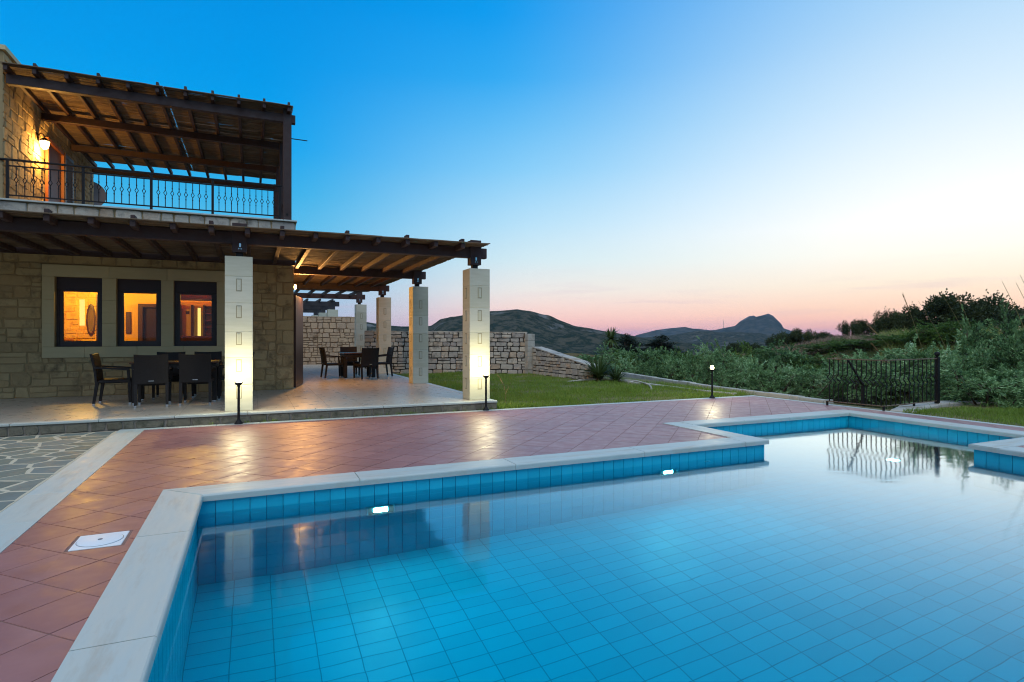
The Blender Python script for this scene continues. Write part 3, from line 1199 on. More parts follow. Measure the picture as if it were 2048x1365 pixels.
def stone(mb, rect, O, U, Vv, Nn, gap=0.008, depth=0.035, rug=0.25):
    a, b, c, d = rect
    a, b, c, d = a + gap, b - gap, c + gap, d - gap
    if b - a < 0.015 or d - c < 0.015:
        return
    w, h = b - a, d - c
    ch = min(w, h) * rnd.uniform(0.06, 0.2)
    j = lambda: rnd.uniform(-1, 1) * min(w, h) * rug * 0.25
    ring = [(a + ch, c), (b - ch, c), (b, c + ch), (b, d - ch), (b - ch, d), (a + ch, d), (a, d - ch), (a, c + ch)]
    ring = [(min(b + gap * .5, max(a - gap * .5, x + j())), min(d + gap * .5, max(c - gap * .5, y_ + j()))) for x, y_ in ring]
    cx_, cy_ = (a + b) / 2, (c + d) / 2
    dep = depth * rnd.uniform(0.6, 1.2)
    rings = []
    for k, w_ in ((1.0, -0.012), (0.985, dep * 0.6), (0.90, dep)):
        rr = []
        for x, y_ in ring:
            jj = rnd.uniform(-0.003, 0.003) if w_ > 0 else 0
            rr.append((cx_ + (x - cx_) * k, cy_ + (y_ - cy_) * k, w_ + jj))
        rings.append(rr)
    vs = []
    for rr in rings:
        for x, y_, w_ in rr:
            vs.append((O[0] + U[0] * x + Vv[0] * y_ + Nn[0] * w_, O[1] + U[1] * x + Vv[1] * y_ + Nn[1] * w_, O[2] + U[2] * x + Vv[2] * y_ + Nn[2] * w_))
    fs = [tuple(range(16, 24))]
    for r_ in (0, 1):
        fs += [(r_ * 8 + i, r_ * 8 + (i + 1) % 8, (r_ + 1) * 8 + (i + 1) % 8, (r_ + 1) * 8 + i) for i in range(8)]
    if Vector(U).cross(Vector(Vv)).dot(Vector(Nn)) < 0:
        fs = [tuple(reversed(f)) for f in fs]
    mb.add(vs, fs)


def build_stones(rects, frames, mat, parent, limit, name='stone', restname='small_stones', gap=0.008, depth=0.035, rug=0.25, fits=None):
    """rects: list of (rect, frame index); the largest become parts, the rest one joined part"""
    rects.sort(key=lambda q: -(q[0][1] - q[0][0]) * (q[0][3] - q[0][2]) * q[1][4])
    rest_ = MB()
    k = 0
    for rect, fr in rects:
        O, U, Vv, Nn, _w = fr
        if k < limit:
            mb = MB()
            stone(mb, rect, O, U, Vv, Nn, gap, depth, rug)
            if mb.v:
                mb.build(name, mat, parent)
                k += 1
        else:
            stone(rest_, rect, O, U, Vv, Nn, gap, depth, rug)
    if rest_.v:
        tag(rest_.build(restname, mat, parent), kind='stuff')


# ================================================================== terrace
YF = 10.13                                          # front edge of the terrace
terr = MB()
terr.box(-9, 4.20, YF + 0.03, 26.9, -0.3, ZT - 0.0016)
terr_o = tag(terr.build('terrace', M['terrace_grout']), kind='structure')
# nosing slabs along the front and the right side
x = 4.21
while x > -9:
    L = rnd.uniform(0.9, 1.2)
    MB().cbox(max(-9, x - L + 0.004), x, YF, YF + 0.16, ZT - 0.036, ZT + 0.0015, 0.006).build('edge_slab', M['marble_x'], terr_o)
    x -= L
y = YF + 0.164
while y < 26.5:
    L = rnd.uniform(0.9, 1.2)
    MB().cbox(4.05, 4.21, y, y + L - 0.004, ZT - 0.036, ZT + 0.0015, 0.006).build('edge_slab', M['marble_y'], terr_o)
    y += L
# riser stones under the nosing
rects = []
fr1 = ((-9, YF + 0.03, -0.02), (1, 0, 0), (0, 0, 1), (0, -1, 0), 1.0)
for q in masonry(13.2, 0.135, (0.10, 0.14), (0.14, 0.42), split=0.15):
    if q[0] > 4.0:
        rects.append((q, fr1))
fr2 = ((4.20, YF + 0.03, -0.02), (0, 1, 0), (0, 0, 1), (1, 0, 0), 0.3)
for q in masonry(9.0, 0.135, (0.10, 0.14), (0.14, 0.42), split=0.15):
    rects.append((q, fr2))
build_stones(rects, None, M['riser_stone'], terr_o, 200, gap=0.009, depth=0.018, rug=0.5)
# floor tiles
cand = []
TPX, TPY = 0.56, 0.56
xx = -7.2
ny = 0
while xx < 4.04:
    yy = YF + 0.165
    while yy < 26.8:
        x0, x1, y0, y1 = xx + 0.002, min(4.045, xx + TPX) - 0.002, yy + 0.002, yy + TPY - 0.002
        if not (x1 < 0.86 and y0 > 14.35) and x1 - x0 > 0.03:
            cand.append((seen((x0 + x1) / 2, (y0 + y1) / 2, ZT), x0, x1, y0, y1))
        yy += TPY
    xx += TPX
cand.sort(key=lambda c: -c[0])
rest = MB()
for k, (s_, x0, x1, y0, y1) in enumerate(cand):
    mb = MB() if k < MAXP else rest
    b0 = len(mb.v)
    mb.prism([(x0, y0), (x1, y0), (x1, y1), (x0, y1)], ZT - 0.03, ZT, 0.0006)
    cxx, cy2 = (x0 + x1) / 2, (y0 + y1) / 2
    tx, ty = rnd.gauss(0, 0.0003), rnd.gauss(0, 0.0003)
    for i in range(b0, len(mb.v)):
        vx, vy, vz = mb.v[i]
        mb.v[i] = (vx, vy, vz + (vx - cxx) * tx + (vy - cy2) * ty)
    if k < MAXP:
        mb.build('tile', M['terrace'], terr_o)
if rest.v:
    tag(rest.build('distant_tiles', M['terrace'], terr_o), kind='stuff')

# ================================================================== the house
YH = 14.30
house = tag(empty('stone_house', (-2, 17, 0)), 'two storey honey stone house with three lit windows beside the pool terrace', 'house')
WIN = [(-3.60, -2.81, 1.16, 2.56), (-2.57, -1.77, 1.16, 2.56), (-1.54, -0.72, 1.16, 2.56)]
ZTOP = 3.80
w = MB()
xs = [-9.0] + [v for a in WIN for v in (a[0], a[1])] + [0.86]
for i in range(0, len(xs), 2):
    w.box(xs[i], xs[i + 1], YH, YH + 0.36, ZT - 0.2, ZTOP)
for a in WIN:
    w.box(a[0], a[1], YH, YH + 0.36, ZT - 0.2, a[2])
    w.box(a[0], a[1], YH, YH + 0.36, a[3], ZTOP)
w.box(0.50, 0.86, YH + 0.36, 21.3, ZT - 0.2, ZTOP)
w.box(-9, 0.50, 20.94, 21.3, ZT - 0.2, ZTOP)
front = w.build('wall', M['mortar'], house)
uw = MB().box(-9, -4.42, YH + 0.001, 21.3, ZTOP + 0.002, 6.9)
upper = uw.build('wall', M['mortar'], house)
MB().box(-9.1, -4.36, YH - 0.06, 21.36, 6.9, 6.99).build('roof_edge', M['ashlar'], house)

SUR = (-3.80, -0.50, 0.94, 2.80)
rects = []
frf = ((-4.9, YH, ZT), (1, 0, 0), (0, 0, 1), (0, -1, 0), 2.2)
bl = [(SUR[0] + 4.9, SUR[1] + 4.9, SUR[2] - ZT, SUR[3] - ZT), (5.38, 5.80, 0, 4)]
for q in masonry(5.76, ZTOP - ZT - 0.30, (0.15, 0.30), (0.18, 0.52), blocked=bl, split=0.4):
    rects.append((q, frf))
v = 0.0
k = 0
while v < 3.2:                                       # quoins at the free corner
    hq = rnd.uniform(0.2, 0.36)
    wq = 0.38 if k % 2 else 0.24
    rects.append(((5.76 - wq, 5.76, v, v + hq), frf))
    if 5.76 - wq - 5.38 > 0.06:
        rects.append(((5.38, 5.76 - wq, v, v + hq), frf))
    v += hq
    k += 1
fru = ((-4.42, 14.30, ZTOP + 0.22), (0, 1, 0), (0, 0, 1), (1, 0, 0), 1.0)
DOOR = (16.75, 18.05, 4.02, 6.0)
blu = [(DOOR[0] - 14.3, DOOR[1] - 14.3, 0, DOOR[3] - ZTOP - 0.22)]
ru = []
for q in masonry(7.0, 6.88 - ZTOP - 0.22, (0.16, 0.30), (0.2, 0.5), blocked=blu, split=0.35):
    ru.append((q, fru))
build_stones(rects, None, M['stone'], front, 175, gap=0.005, depth=0.018, rug=0.5)
build_stones(ru, None, M['stone'], upper, 125, gap=0.005, depth=0.018, rug=0.5)

# smooth surround of the three windows, in blocks
zs = [SUR[2], WIN[0][2], 1.63, 2.10, WIN[0][3], SUR[3]]


def block(x0, x1, z0, z1):
    MB().cbox(x0 + 0.0015, x1 - 0.0015, YH - 0.045, YH + 0.02, z0 + 0.0015, z1 - 0.0015, 0.003).build('ashlar_block', M['ashlar'], front)


for z0, z1, cuts in ((zs[0], zs[1], [SUR[0], -3.1, -2.2, -1.35, SUR[1]]), (zs[4], zs[5], [SUR[0], -2.69, -1.66, SUR[1]])):
    for a, b in zip(cuts, cuts[1:]):
        block(a, b, z0, z1)
for a, b in ((SUR[0], WIN[0][0]), (WIN[0][1], WIN[1][0]), (WIN[1][1], WIN[2][0]), (WIN[2][1], SUR[1])):
    for z0, z1 in zip(zs[1:4], zs[2:5]):
        block(a, b, z0, z1)

for a in WIN:
    x0, x1, z0, z1 = a
    yf = YH + 0.10
    fm = MB()
    fm.cbox(x0, x1, yf, yf + 0.12, z1 - 0.24, z1, 0.004)                      # roller box
    fm.box(x0, x0 + 0.045, yf, yf + 0.09, z0, z1 - 0.24).box(x1 - 0.045, x1, yf, yf + 0.09, z0, z1 - 0.24).box(x0 + 0.045, x1 - 0.045, yf, yf + 0.09, z0, z0 + 0.05)
    win = fm.build('window', M['frame'], house)
    s_ = MB()
    yy = yf + 0.02
    s_.box(x0 + 0.045, x0 + 0.11, yy, yy + 0.05, z0 + 0.05, z1 - 0.24).box(x1 - 0.11, x1 - 0.045, yy, yy + 0.05, z0 + 0.05, z1 - 0.24)
    s_.box(x0 + 0.11, x1 - 0.11, yy, yy + 0.05, z0 + 0.05, z0 + 0.115).box(x0 + 0.11, x1 - 0.11, yy, yy + 0.05, z1 - 0.285, z1 - 0.24)
    s_.build('sash', M['frame'], win)
    MB().box(x0 + 0.11, x1 - 0.11, yy + 0.022, yy + 0.030, z0 + 0.115, z1 - 0.285).build('pane', M['glass'], win)

# balcony slab and its stone fascia
sl = MB().box(-4.42, 0.90, YH - 0.06, 21.3, ZTOP + 0.02, 3.985)
slab = sl.build('balcony_slab', M['mortar'], house)
x = -4.6
while x < 0.9:
    L = rnd.uniform(0.7, 1.0)
    MB().cbox(x + 0.002, min(0.93, x + L) - 0.002, YH - 0.14, YH + 0.22, 3.985, 4.02, 0.005).build('edge_slab', M['marble_x'], slab)
    x += L
MB().box(-4.42, 0.93, YH + 0.224, 21.3, 3.985, 4.018).build('balcony_floor', M['terrace'], slab)
rects = []
frs = ((-4.6, YH - 0.06, 3.72), (1, 0, 0), (0, 0, 1), (0, -1, 0), 1.0)
for q in masonry(5.5, 0.26, (0.24, 0.27), (0.2, 0.5), split=0.2):
    rects.append((q, frs))
build_stones(rects, None, M['grey_stone'], slab, 60, gap=0.008, depth=0.03)

# upper door with one louvred shutter standing open
dz0, dz1 = DOOR[2], DOOR[3]
dm = MB().box(-4.43, -4.40, DOOR[0], DOOR[1], dz0, dz1)
dr = dm.build('door', M['dark_wood'], house)
fm = MB()
for y0, y1 in ((DOOR[0], DOOR[0] + 0.07), (DOOR[1] - 0.07, DOOR[1])):
    fm.box(-4.43, -4.34, y0, y1, dz0, dz1)
fm.box(-4.43, -4.34, DOOR[0] + 0.07, DOOR[1] - 0.07, dz1 - 0.08, dz1)
fm.build('frame', M['wood'], dr)
sh = MB().box(-4.35, -4.32, DOOR[1] - 0.02, DOOR[1] + 0.08, dz0 + 0.05, dz1)
sh.box(-4.35, -4.32, DOOR[1] + 0.62, DOOR[1] + 0.70, dz0 + 0.05, dz1)
sh.box(-4.35, -4.32, DOOR[1] + 0.08, DOOR[1] + 0.62, dz1 - 0.09, dz1).box(-4.35, -4.32, DOOR[1] + 0.08, DOOR[1] + 0.62, dz0 + 0.05, dz0 + 0.14)
sho = sh.build('shutter', M['frame'], house)
zz = dz0 + 0.17
while zz < dz1 - 0.12:
    MB().add([(-4.35, DOOR[1] + 0.08, zz), (-4.35, DOOR[1] + 0.62, zz), (-4.32, DOOR[1] + 0.62, zz + 0.05), (-4.32, DOOR[1] + 0.08, zz + 0.05),
              (-4.345, DOOR[1] + 0.08, zz - .008), (-4.345, DOOR[1] + 0.62, zz - .008), (-4.315, DOOR[1] + 0.62, zz + 0.042), (-4.315, DOOR[1] + 0.08, zz + 0.042)],
             [(0, 1, 2, 3), (7, 6, 5, 4), (0, 4, 5, 1), (2, 6, 7, 3), (1, 5, 6, 2), (3, 7, 4, 0)]).build('slat', M['frame'], sho)
    zz += 0.075
# side shutter door hinged at the ground floor corner
sd = MB()
p0, p1 = Vector((0.90, 14.55, 0)), Vector((1.15, 15.75, 0))
sd.bar((p0.x, p0.y, ZT + 1.10), (p1.x, p1.y, ZT + 1.10), 0.05, 2.16)
so = sd.build('shutter', M['frame'], house)
so['label'] = 'tall brown shutter standing open at the ground floor corner'
for f0, f1 in ((0.0, 0.5), (0.52, 1.0)):
    for z0 in (ZT + 0.15, ZT + 1.2):
        a = p0.lerp(p1, f0 + 0.06)
        b = p0.lerp(p1, f1 - 0.06)
        off = Vector((-(p1 - p0).y, (p1 - p0).x, 0)).normalized() * -0.033
        MB().bar((a.x - off.x, a.y - off.y, z0 + 0.42), (b.x - off.x, b.y - off.y, z0 + 0.42), 0.02, 0.84).build('panel', M['frame'], so)

# ---- the room behind the windows
room = MB()
RX0, RX1, RY0, RY1, RZ1 = -6.0, 0.48, YH + 0.37, 17.6, 2.86
room.add([(RX0, RY1, ZT), (RX1, RY1, ZT), (RX1, RY1, RZ1), (RX0, RY1, RZ1), (RX0, RY0, ZT), (RX0, RY0, RZ1), (RX1, RY0, ZT), (RX1, RY0, RZ1)],
         [(0, 1, 2, 3), (4, 0, 3, 5), (1, 6, 7, 2)])
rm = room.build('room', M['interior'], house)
MB().box(RX0, RX1, RY0, RY1, ZT - 0.15, ZT + 0.002).build('floor', M['wood'], rm)
MB().box(RX0, RX1, RY0, RY1, RZ1, RZ1 + 0.05).build('ceiling', M['wood'], rm)
for xx in (-4.6, -3.7, -2.8, -1.9, -1.0, -0.1):
    MB().cbox(xx, xx + 0.12, RY0, RY1, RZ1 - 0.14, RZ1 - 0.001, 0.01).build('ceiling_beam', M['wood'], rm)
rects = []
fri = ((-5.2, RY1, ZT), (1, 0, 0), (0, 0, 1), (0, -1, 0), 1.0)
for q in masonry(2.2, 2.68, (0.14, 0.26), (0.2, 0.45), blocked=[(1.26, 1.385, 1.47, 2.15)], split=0.3):
    rects.append((q, fri))
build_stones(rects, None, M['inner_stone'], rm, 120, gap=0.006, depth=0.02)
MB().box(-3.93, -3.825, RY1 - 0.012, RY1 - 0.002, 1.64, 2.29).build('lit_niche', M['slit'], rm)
MB().box(-3.56, -3.42, RY1 - 0.14, RY1 - 0.05, ZT, 2.42).build('curtain', M['dark_wood'], rm)
dw = MB().box(-2.68, -2.58, RY1 - 0.12, RY1 - 0.005, ZT, 2.21).box(-1.80, -1.72, RY1 - 0.12, RY1 - 0.005, ZT, 2.21).box(-2.58, -1.80, RY1 - 0.12, RY1 - 0.005, 2.12, 2.21)
dwo = dw.build('doorway', M['dark_wood'], rm)
MB().box(-2.58, -1.80, RY1 - 0.04, RY1 - 0.006, ZT, 2.12).build('door_leaf', M['frame'], dwo)
MB().cbox(-1.71, 0.47, RY1 - 1.3, RY1 - 0.35, 2.30, 2.42, 0.01).build('soffit', M['wood'], rm)
pnl = MB().box(-1.70, -1.50, RY1 - 0.05, RY1 - 0.01, ZT, 2.09).build('pale_panel', M['interior'], rm)
MB().box(-1.61, -1.53, RY1 - 0.056, RY1 - 0.0505, 1.96, 2.04).build('switch_plate', M['dark_wood'], pnl)


def thing1(name, mb, mat, label, cat, group=None, base=None):
    lo = [min(v[i] for v in mb.v) for i in range(3)]
    hi = [max(v[i] for v in mb.v) for i in range(3)]
    return tag(mb.build(name, mat, None, base or ((lo[0] + hi[0]) / 2, (lo[1] + hi[1]) / 2, lo[2])), label, cat, group)


# things in the room
t = tag(empty('oval_mirror', (-3.69, RY1 - 0.03, 1.785)), 'oval dark framed mirror on the stone wall seen through the left window', 'mirror')
mr_f, mr_g = MB(), MB()
ring_o, ring_i = [], []
for k in range(32):
    a = 2 * math.pi * k / 32
    ring_o.append((-3.69 + 0.10 * math.cos(a), 1.785 + 0.395 * math.sin(a)))
    ring_i.append((-3.69 + 0.065 * math.cos(a), 1.785 + 0.335 * math.sin(a)))
vs = [(x, RY1 - 0.05, z) for x, z in ring_o] + [(x, RY1 - 0.06, z) for x, z in ring_i] + [(x, RY1 - 0.02, z) for x, z in ring_o]
mr_f.add(vs, [(k, (k + 1) % 32, 32 + (k + 1) % 32, 32 + k) for k in range(32)] + [(64 + k, 64 + (k + 1) % 32, (k + 1) % 32, k) for k in range(32)])
mr_f.build('frame', M['dark_wood'], t)
mr_g.add([(x, RY1 - 0.052, z) for x, z in ring_i], [tuple(range(32))])
mirror_m = surf('mirror_glass', [S(210, 210, 210), S(215, 215, 215)], 0, 3, rough=0.03, metallic=1.0, bstr=0)
mr_g.build('glass', mirror_m, t)
t = tag(empty('kitchen_shelf', (-0.9, RY1 - 0.25, ZT)), 'tall dark wooden shelf unit behind the right window', 'shelf')
kb = MB()
for xx in (-1.47, -1.19, -0.45):
    kb.box(xx, xx + 0.05, RY1 - 0.34, RY1 - 0.01, ZT, 2.19)
kb.build('upright', M['dark_wood'], t)
for zz in (1.15, 1.42, 1.6, 1.78, 1.96, 2.14):
    MB().box(-1.139, -0.451, RY1 - 0.33, RY1 - 0.02, zz, zz + 0.03).build('shelf', M['wood'], t)
MB().box(-1.32, -1.25, RY1 - 0.3, RY1 - 0.24, ZT, 2.12).build('glowing_post', M['slit'], t)  # a post that glows by its material, with no lamp in it
t = tag(empty('sofa', (-1.0, 15.7, ZT)), 'brown sofa back behind the right window', 'sofa')
MB().cbox(-1.75, -0.1, 15.3, 15.55, ZT, 1.38, 0.04).build('backrest', M['sofa'], t)
MB().cbox(-1.75, -0.1, 15.55, 16.2, ZT, 0.58, 0.04).build('seat', M['sofa'], t)
t = tag(empty('armchair', (-3.9, 16.9, ZT)), 'low dark armchair behind the left window', 'armchair')
MB().cbox(-4.06, -3.86, 16.7, 16.86, ZT, 1.33, 0.04).cbox(-3.84, -3.70, 16.7, 16.86, ZT, 1.30, 0.05).build('backrest', M['sofa'], t)
MB().cbox(-4.06, -3.70, 16.87, 17.4, ZT, 0.6, 0.04).build('seat', M['sofa'], t)
mb = MB().box(-2.96, -2.85, RY1 - 0.03, RY1 - 0.004, 1.45, 2.0)
thing1('wall_picture', mb, M['dark_wood'], 'tall dark picture on the wall behind the middle window', 'picture')


def point_light(name, loc, power, colr, radius, parent=None):
    l = bpy.data.lights.new(name, 'POINT')
    l.energy = power
    l.color = colr
    l.shadow_soft_size = radius
    o = bpy.data.objects.new(name, l)
    col.objects.link(o)
    if parent is not None:
        o.parent = parent
        w_ = WL[parent.name]
        loc = tuple(loc[i] - w_[i] for i in range(3))
    o.location = loc
    return o


for k, (lx, ly) in enumerate(((-3.6, 16.4), (-1.2, 16.6))):
    t = tag(empty('ceiling_lamp', (lx, ly, RZ1 - 0.14)), 'glowing ceiling lamp in the room behind the %s window' % ('left' if k == 0 else 'right'), 'ceiling lamp')
    MB().tube([(lx, ly, RZ1), (lx, ly, RZ1 - 0.05)], 0.06, 14).build('base', M['white'], t)
    MB().lathe([(0.001, -0.17), (0.06, -0.15), (0.085, -0.10), (0.06, -0.05)], (lx, ly, RZ1), 16).build('globe', glow('room_globe%d' % k, (1, 0.55, 0.14, 1), 6), t)
    point_light('room_light', (lx, ly, RZ1 - 0.30), 170, (1.0, 0.54, 0.08), 0.1, t)

# ================================================================== columns
def make_column(x, y, label, hgt=2.505):
    wd = 0.41
    t = tag(empty('stone_column', (x + wd / 2, y + wd / 2, ZT)), label, 'column', 'square stone columns carrying the pergola')
    z = ZT
    k = 0
    cut = [0.42, 0.45, 0.42, 0.46, 0.43, hgt]
    while z < ZT + hgt - 0.01:
        z2 = min(ZT + hgt, z + cut[k])
        if k == 5 or ZT + hgt - z2 < 0.12:
            z2 = ZT + hgt
        mb = MB().cbox(x, x + wd, y, y + wd, z + 0.0008, z2 - 0.0008, 0.004)
        bl_ = mb.build('block', M['column'], t)
        z = z2
        k += 1
    for i in range(5):                                # raised frames of the small upright panels on the front and the left side
        zc = ZT + 0.30 + i * 0.435
        hw, hh = 0.042, 0.102
        f = MB()
        e = 0.006
        for (du0, du1, dz0_, dz1_) in ((-hw, hw, hh - 0.012, hh), (-hw, hw, -hh, -hh + 0.012), (-hw, -hw + 0.012, -hh + 0.012, hh - 0.012), (hw - 0.012, hw, -hh + 0.012, hh - 0.012)):
            cxx = x + wd / 2
            f.box(cxx + du0, cxx + du1, y - 0.003, y + 0.004, zc + dz0_, zc + dz1_)
            cy2 = y + wd / 2
            f.box(x - 0.003, x + 0.004, cy2 + du0, cy2 + du1, zc + dz0_, zc + dz1_)
            f.box(x + wd - 0.004, x + wd + 0.003, cy2 + du0, cy2 + du1, zc + dz0_, zc + dz1_)
        f.build('panel_groove', M['groove'], t)
        f2 = MB()
        f2.box(x + wd / 2 - 0.018, x + wd / 2 + 0.018, y - 0.009, y + 0.004, zc - 0.08, zc + 0.08)
        f2.box(x - 0.009, x + 0.004, y + wd / 2 - 0.018, y + wd / 2 + 0.018, zc - 0.08, zc + 0.08)
        f2.build('panel_stone', M['column'], t)
    return t


COLS = [(-0.41, 10.42), (3.76, 10.42), (3.76, 14.72), (3.76, 19.17), (3.76, 23.7)]
for (x, y), lb in zip(COLS, ('stone column lit by a bollard lamp in front of the dining table',
                             'stone column lit by a bollard lamp at the free corner of the terrace',
                             'second stone column along the lawn side, orange lit on its left face',
                             'third stone column along the lawn side beside the far dining set',
                             'farthest stone column along the lawn side close to the end wall')):
    make_column(x, y, lb)
make_column(-6.2, 10.42, 'stone column beyond the left end of the terrace')

# ================================================================== pergolas
def beam_x(mb, x0, x1, yc, z0, z1, wd=0.13):
    mb.cbox(x0, x1, yc - wd / 2, yc + wd / 2, z0, z1, 0.008)


perg = tag(empty('pergola', (1, 14, ZT)), 'dark timber pergola with a reed mat roof over the ground floor terrace', 'pergola')
BZ0, BZ1 = 2.87, 3.065
yb = [10.56, 14.90, 19.36, 23.9]
mb = MB()
beam_x(mb, -8, 4.14, yb[0], BZ0, BZ1)
mb.build('beam', M['timber'], perg)
for i, yy in enumerate(yb[1:]):
    mb = MB()
    beam_x(mb, 0.90, 4.14, yy, BZ0, BZ1)
    mb.build('beam', M['timber'], perg)
mb = MB().cbox(-8, 0.88, YH - 0.20, YH - 0.055, 2.98, 3.19, 0.008)
mb.build('wall_beam', M['timber'], perg)
# post blocks and steel shoes between columns and beams
for (cx0, cy0) in COLS:
    xm, ym = cx0 + 0.205 - 0.06, cy0 + 0.14
    if cx0 < 0:
        xm = cx0 + 0.205 + 0.01
    pb = MB()
    pb.cbox(xm - 0.11, xm + 0.11, ym - 0.085, ym - 0.067, 2.735, 3.21, 0.004)
    pb.cbox(xm - 0.11, xm + 0.11, ym + 0.067, ym + 0.085, 2.735, 3.21, 0.004)
    pb.cbox(xm - 0.10, xm + 0.10, ym - 0.066, ym + 0.066, 2.735, BZ0 - 0.002, 0.004)
    pb.cbox(xm - 0.10, xm + 0.10, ym - 0.066, ym + 0.066, BZ1 + 0.002, 3.205, 0.004)
    pbo = pb.build('post_block', M['timber'], perg)
    MB().cbox(xm - 0.055, xm + 0.055, ym - 0.05, ym + 0.05, 2.662, 2.735, 0.006).build('shoe', M['iron'], pbo)
    for dx in (-0.012, 0.022):
        MB().tube([(xm + dx, ym - 0.082, 2.79), (xm + dx, ym - 0.094, 2.79)], 0.009, 10).build('bolt', M['cap'], pbo)
    MB().box(xm - 0.008, xm + 0.02, ym - 0.0875, ym - 0.084, 2.82, 2.88).build('plate', M['cap'], pbo)

RAFX = [-7.8 + 0.515 * i for i in range(24)]
RZ = 2.985
for i, xx in enumerate(RAFX):
    ye = 23.9 if xx > 0.95 else YH - 0.205
    if xx > 4.0:
        continue
    mb = MB().cbox(xx - 0.038, xx + 0.038, 10.13, ye, RZ, RZ + 0.095, 0.006)
    mb.build('rafter', M['timber'], perg)
    if i % 2 == 0:
        MB().cbox(xx - 0.03, xx + 0.03, 10.14, 10.30, RZ + 0.097, RZ + 0.175, 0.006).build('batten_end', M['timber'], perg)


def reed_field(mb, x0, x1, y0, y1, z, pitch_=0.0125, rad=0.0086, gapx=None, sag=0.012):
    y_ = y0
    while y_ < y1:
        if rnd.random() < 0.985:
            xa = x0 + rnd.uniform(-0.05, 0.02)
            while xa < x1:
                xb = min(x1 + rnd.uniform(-0.02, 0.05), xa + rnd.uniform(1.1, 2.2))
                if gapx and xa < gapx < xb:
                    xb = gapx - rnd.uniform(-0.008, 0.02)
                r_ = rad * rnd.uniform(0.7, 1.15)
                nseg = 3
                pts = []
                zz_ = z + rnd.uniform(-0.004, 0.004)
                for k in range(nseg + 1):
                    xq = xa + (xb - xa) * k / nseg
                    pts.append((xq, y_ + rnd.uniform(-0.004, 0.004), zz_ + rnd.uniform(-0.003, 0.003) - sag * abs(math.sin(xq * math.pi / 0.515 + 0.4))))
                mb.tube(pts, r_, 4, cap=False)
                xa = xb + 0.002
                if gapx and abs(xb - gapx) < 0.03:
                    xa = gapx + rnd.uniform(0.0, 0.03)
        y_ += pitch_
    return mb


rm_ = MB()
reed_field(rm_, -7.9, 4.02, 10.09, YH - 0.22, RZ + 0.114)
reed_field(rm_, 0.95, 4.02, YH - 0.22, 22.7, RZ + 0.114)
tag(rm_.build('reed_mat', M['reed'], perg), kind='stuff')

up = tag(empty('balcony_pergola', (-2, 17.5, 4.02)), 'dark timber pergola with a reed mat roof over the upper balcony', 'pergola')
UY = [14.38, 16.45, 18.80, 21.00]
for i, yy in enumerate(UY):
    mb = MB()
    beam_x(mb, -4.38, 0.90, yy, 6.28, 6.47 if i == 0 else 6.44, 0.13)
    mb.build('beam', M['timber'], up)
    mb = MB()
    ztp = 6.66 if i == 0 else 6.44
    mb.cbox(0.635, 0.815, yy - 0.066 - 0.03, yy - 0.067, 4.02, ztp, 0.005)
    mb.cbox(0.635, 0.815, yy + 0.067, yy + 0.066 + 0.03, 4.02, ztp, 0.005)
    mb.cbox(0.64, 0.81, yy - 0.065, yy + 0.065, 4.02, 6.278, 0.005)
    po = mb.build('post', M['timber'], up)
    if i == 0:
        MB().tube([(0.72, yy - 0.094, 4.16), (0.72, yy - 0.104, 4.16)], 0.028, 14).build('bolt_plate', M['iron'], po)
URX = [-3.88 - 0.52 + 0.515 * i for i in range(11)]
for i, xx in enumerate(URX):
    xx = xx if i else -4.33
    MB().cbox(xx - 0.035, xx + 0.035, 14.12, 21.2, 6.472, 6.575, 0.006).build('rafter', M['timber'], up)
    if i % 2 == 1 or i > 5:
        MB().cbox(xx - 0.025, xx + 0.025, 14.14, 14.30, 6.577, 6.69, 0.006).build('batten_end', M['timber'], up)
um = MB()
reed_field(um, -4.36, 0.80, 14.08, 20.86, 6.598, gapx=-1.72)
tag(um.build('reed_mat', M['reed'], up), kind='stuff')
MB().tube([(0.80, 14.45, 5.965), (1.17, 14.43, 5.955)], 0.011, 8).build('iron_rod', M['iron'], up)

# ================================================================== balcony railing
rail = tag(empty('balcony_railing', (-1.8, 14.32, 4.02)), 'black iron balcony railing with small diamond shapes in its bars', 'railing')
YR = 14.28
posts = [-4.34, -3.13, -1.95, -0.80, 0.56]
for p in posts:
    MB().cbox(p - 0.024, p + 0.024, YR - 0.024, YR + 0.024, 4.021, 4.775, 0.004).build('post', M['iron'], rail)
MB().cbox(-4.47, 0.62, YR - 0.028, YR + 0.028, 4.776, 4.812, 0.006).build('handrail', M['iron'], rail)


def baluster(mb, P, z0, z1, zc, ax, ch=0.06, cw=0.032, r_=0.0075):
    """upright square bar that opens into a diamond at zc; P = (x, y)"""
    def q(u, z):
        return (P[0] + ax[0] * u, P[1] + ax[1] * u, z)
    mb.bar(q(0, z0), q(0, zc - ch), 2 * r_, 2 * r_)
    mb.bar(q(0, zc + ch), q(0, z1), 2 * r_, 2 * r_)
    for s_ in (-1, 1):
        mb.bar(q(0, zc - ch), q(s_ * cw, zc), 1.6 * r_, 1.6 * r_)
        mb.bar(q(s_ * cw, zc), q(0, zc + ch), 1.6 * r_, 1.6 * r_)
    mb.bar(q(0, zc - ch - 0.06), q(0, zc - ch - 0.035), 3 * r_, 3 * r_)
    mb.bar(q(0, zc + ch + 0.035), q(0, zc + ch + 0.06), 3 * r_, 3 * r_)


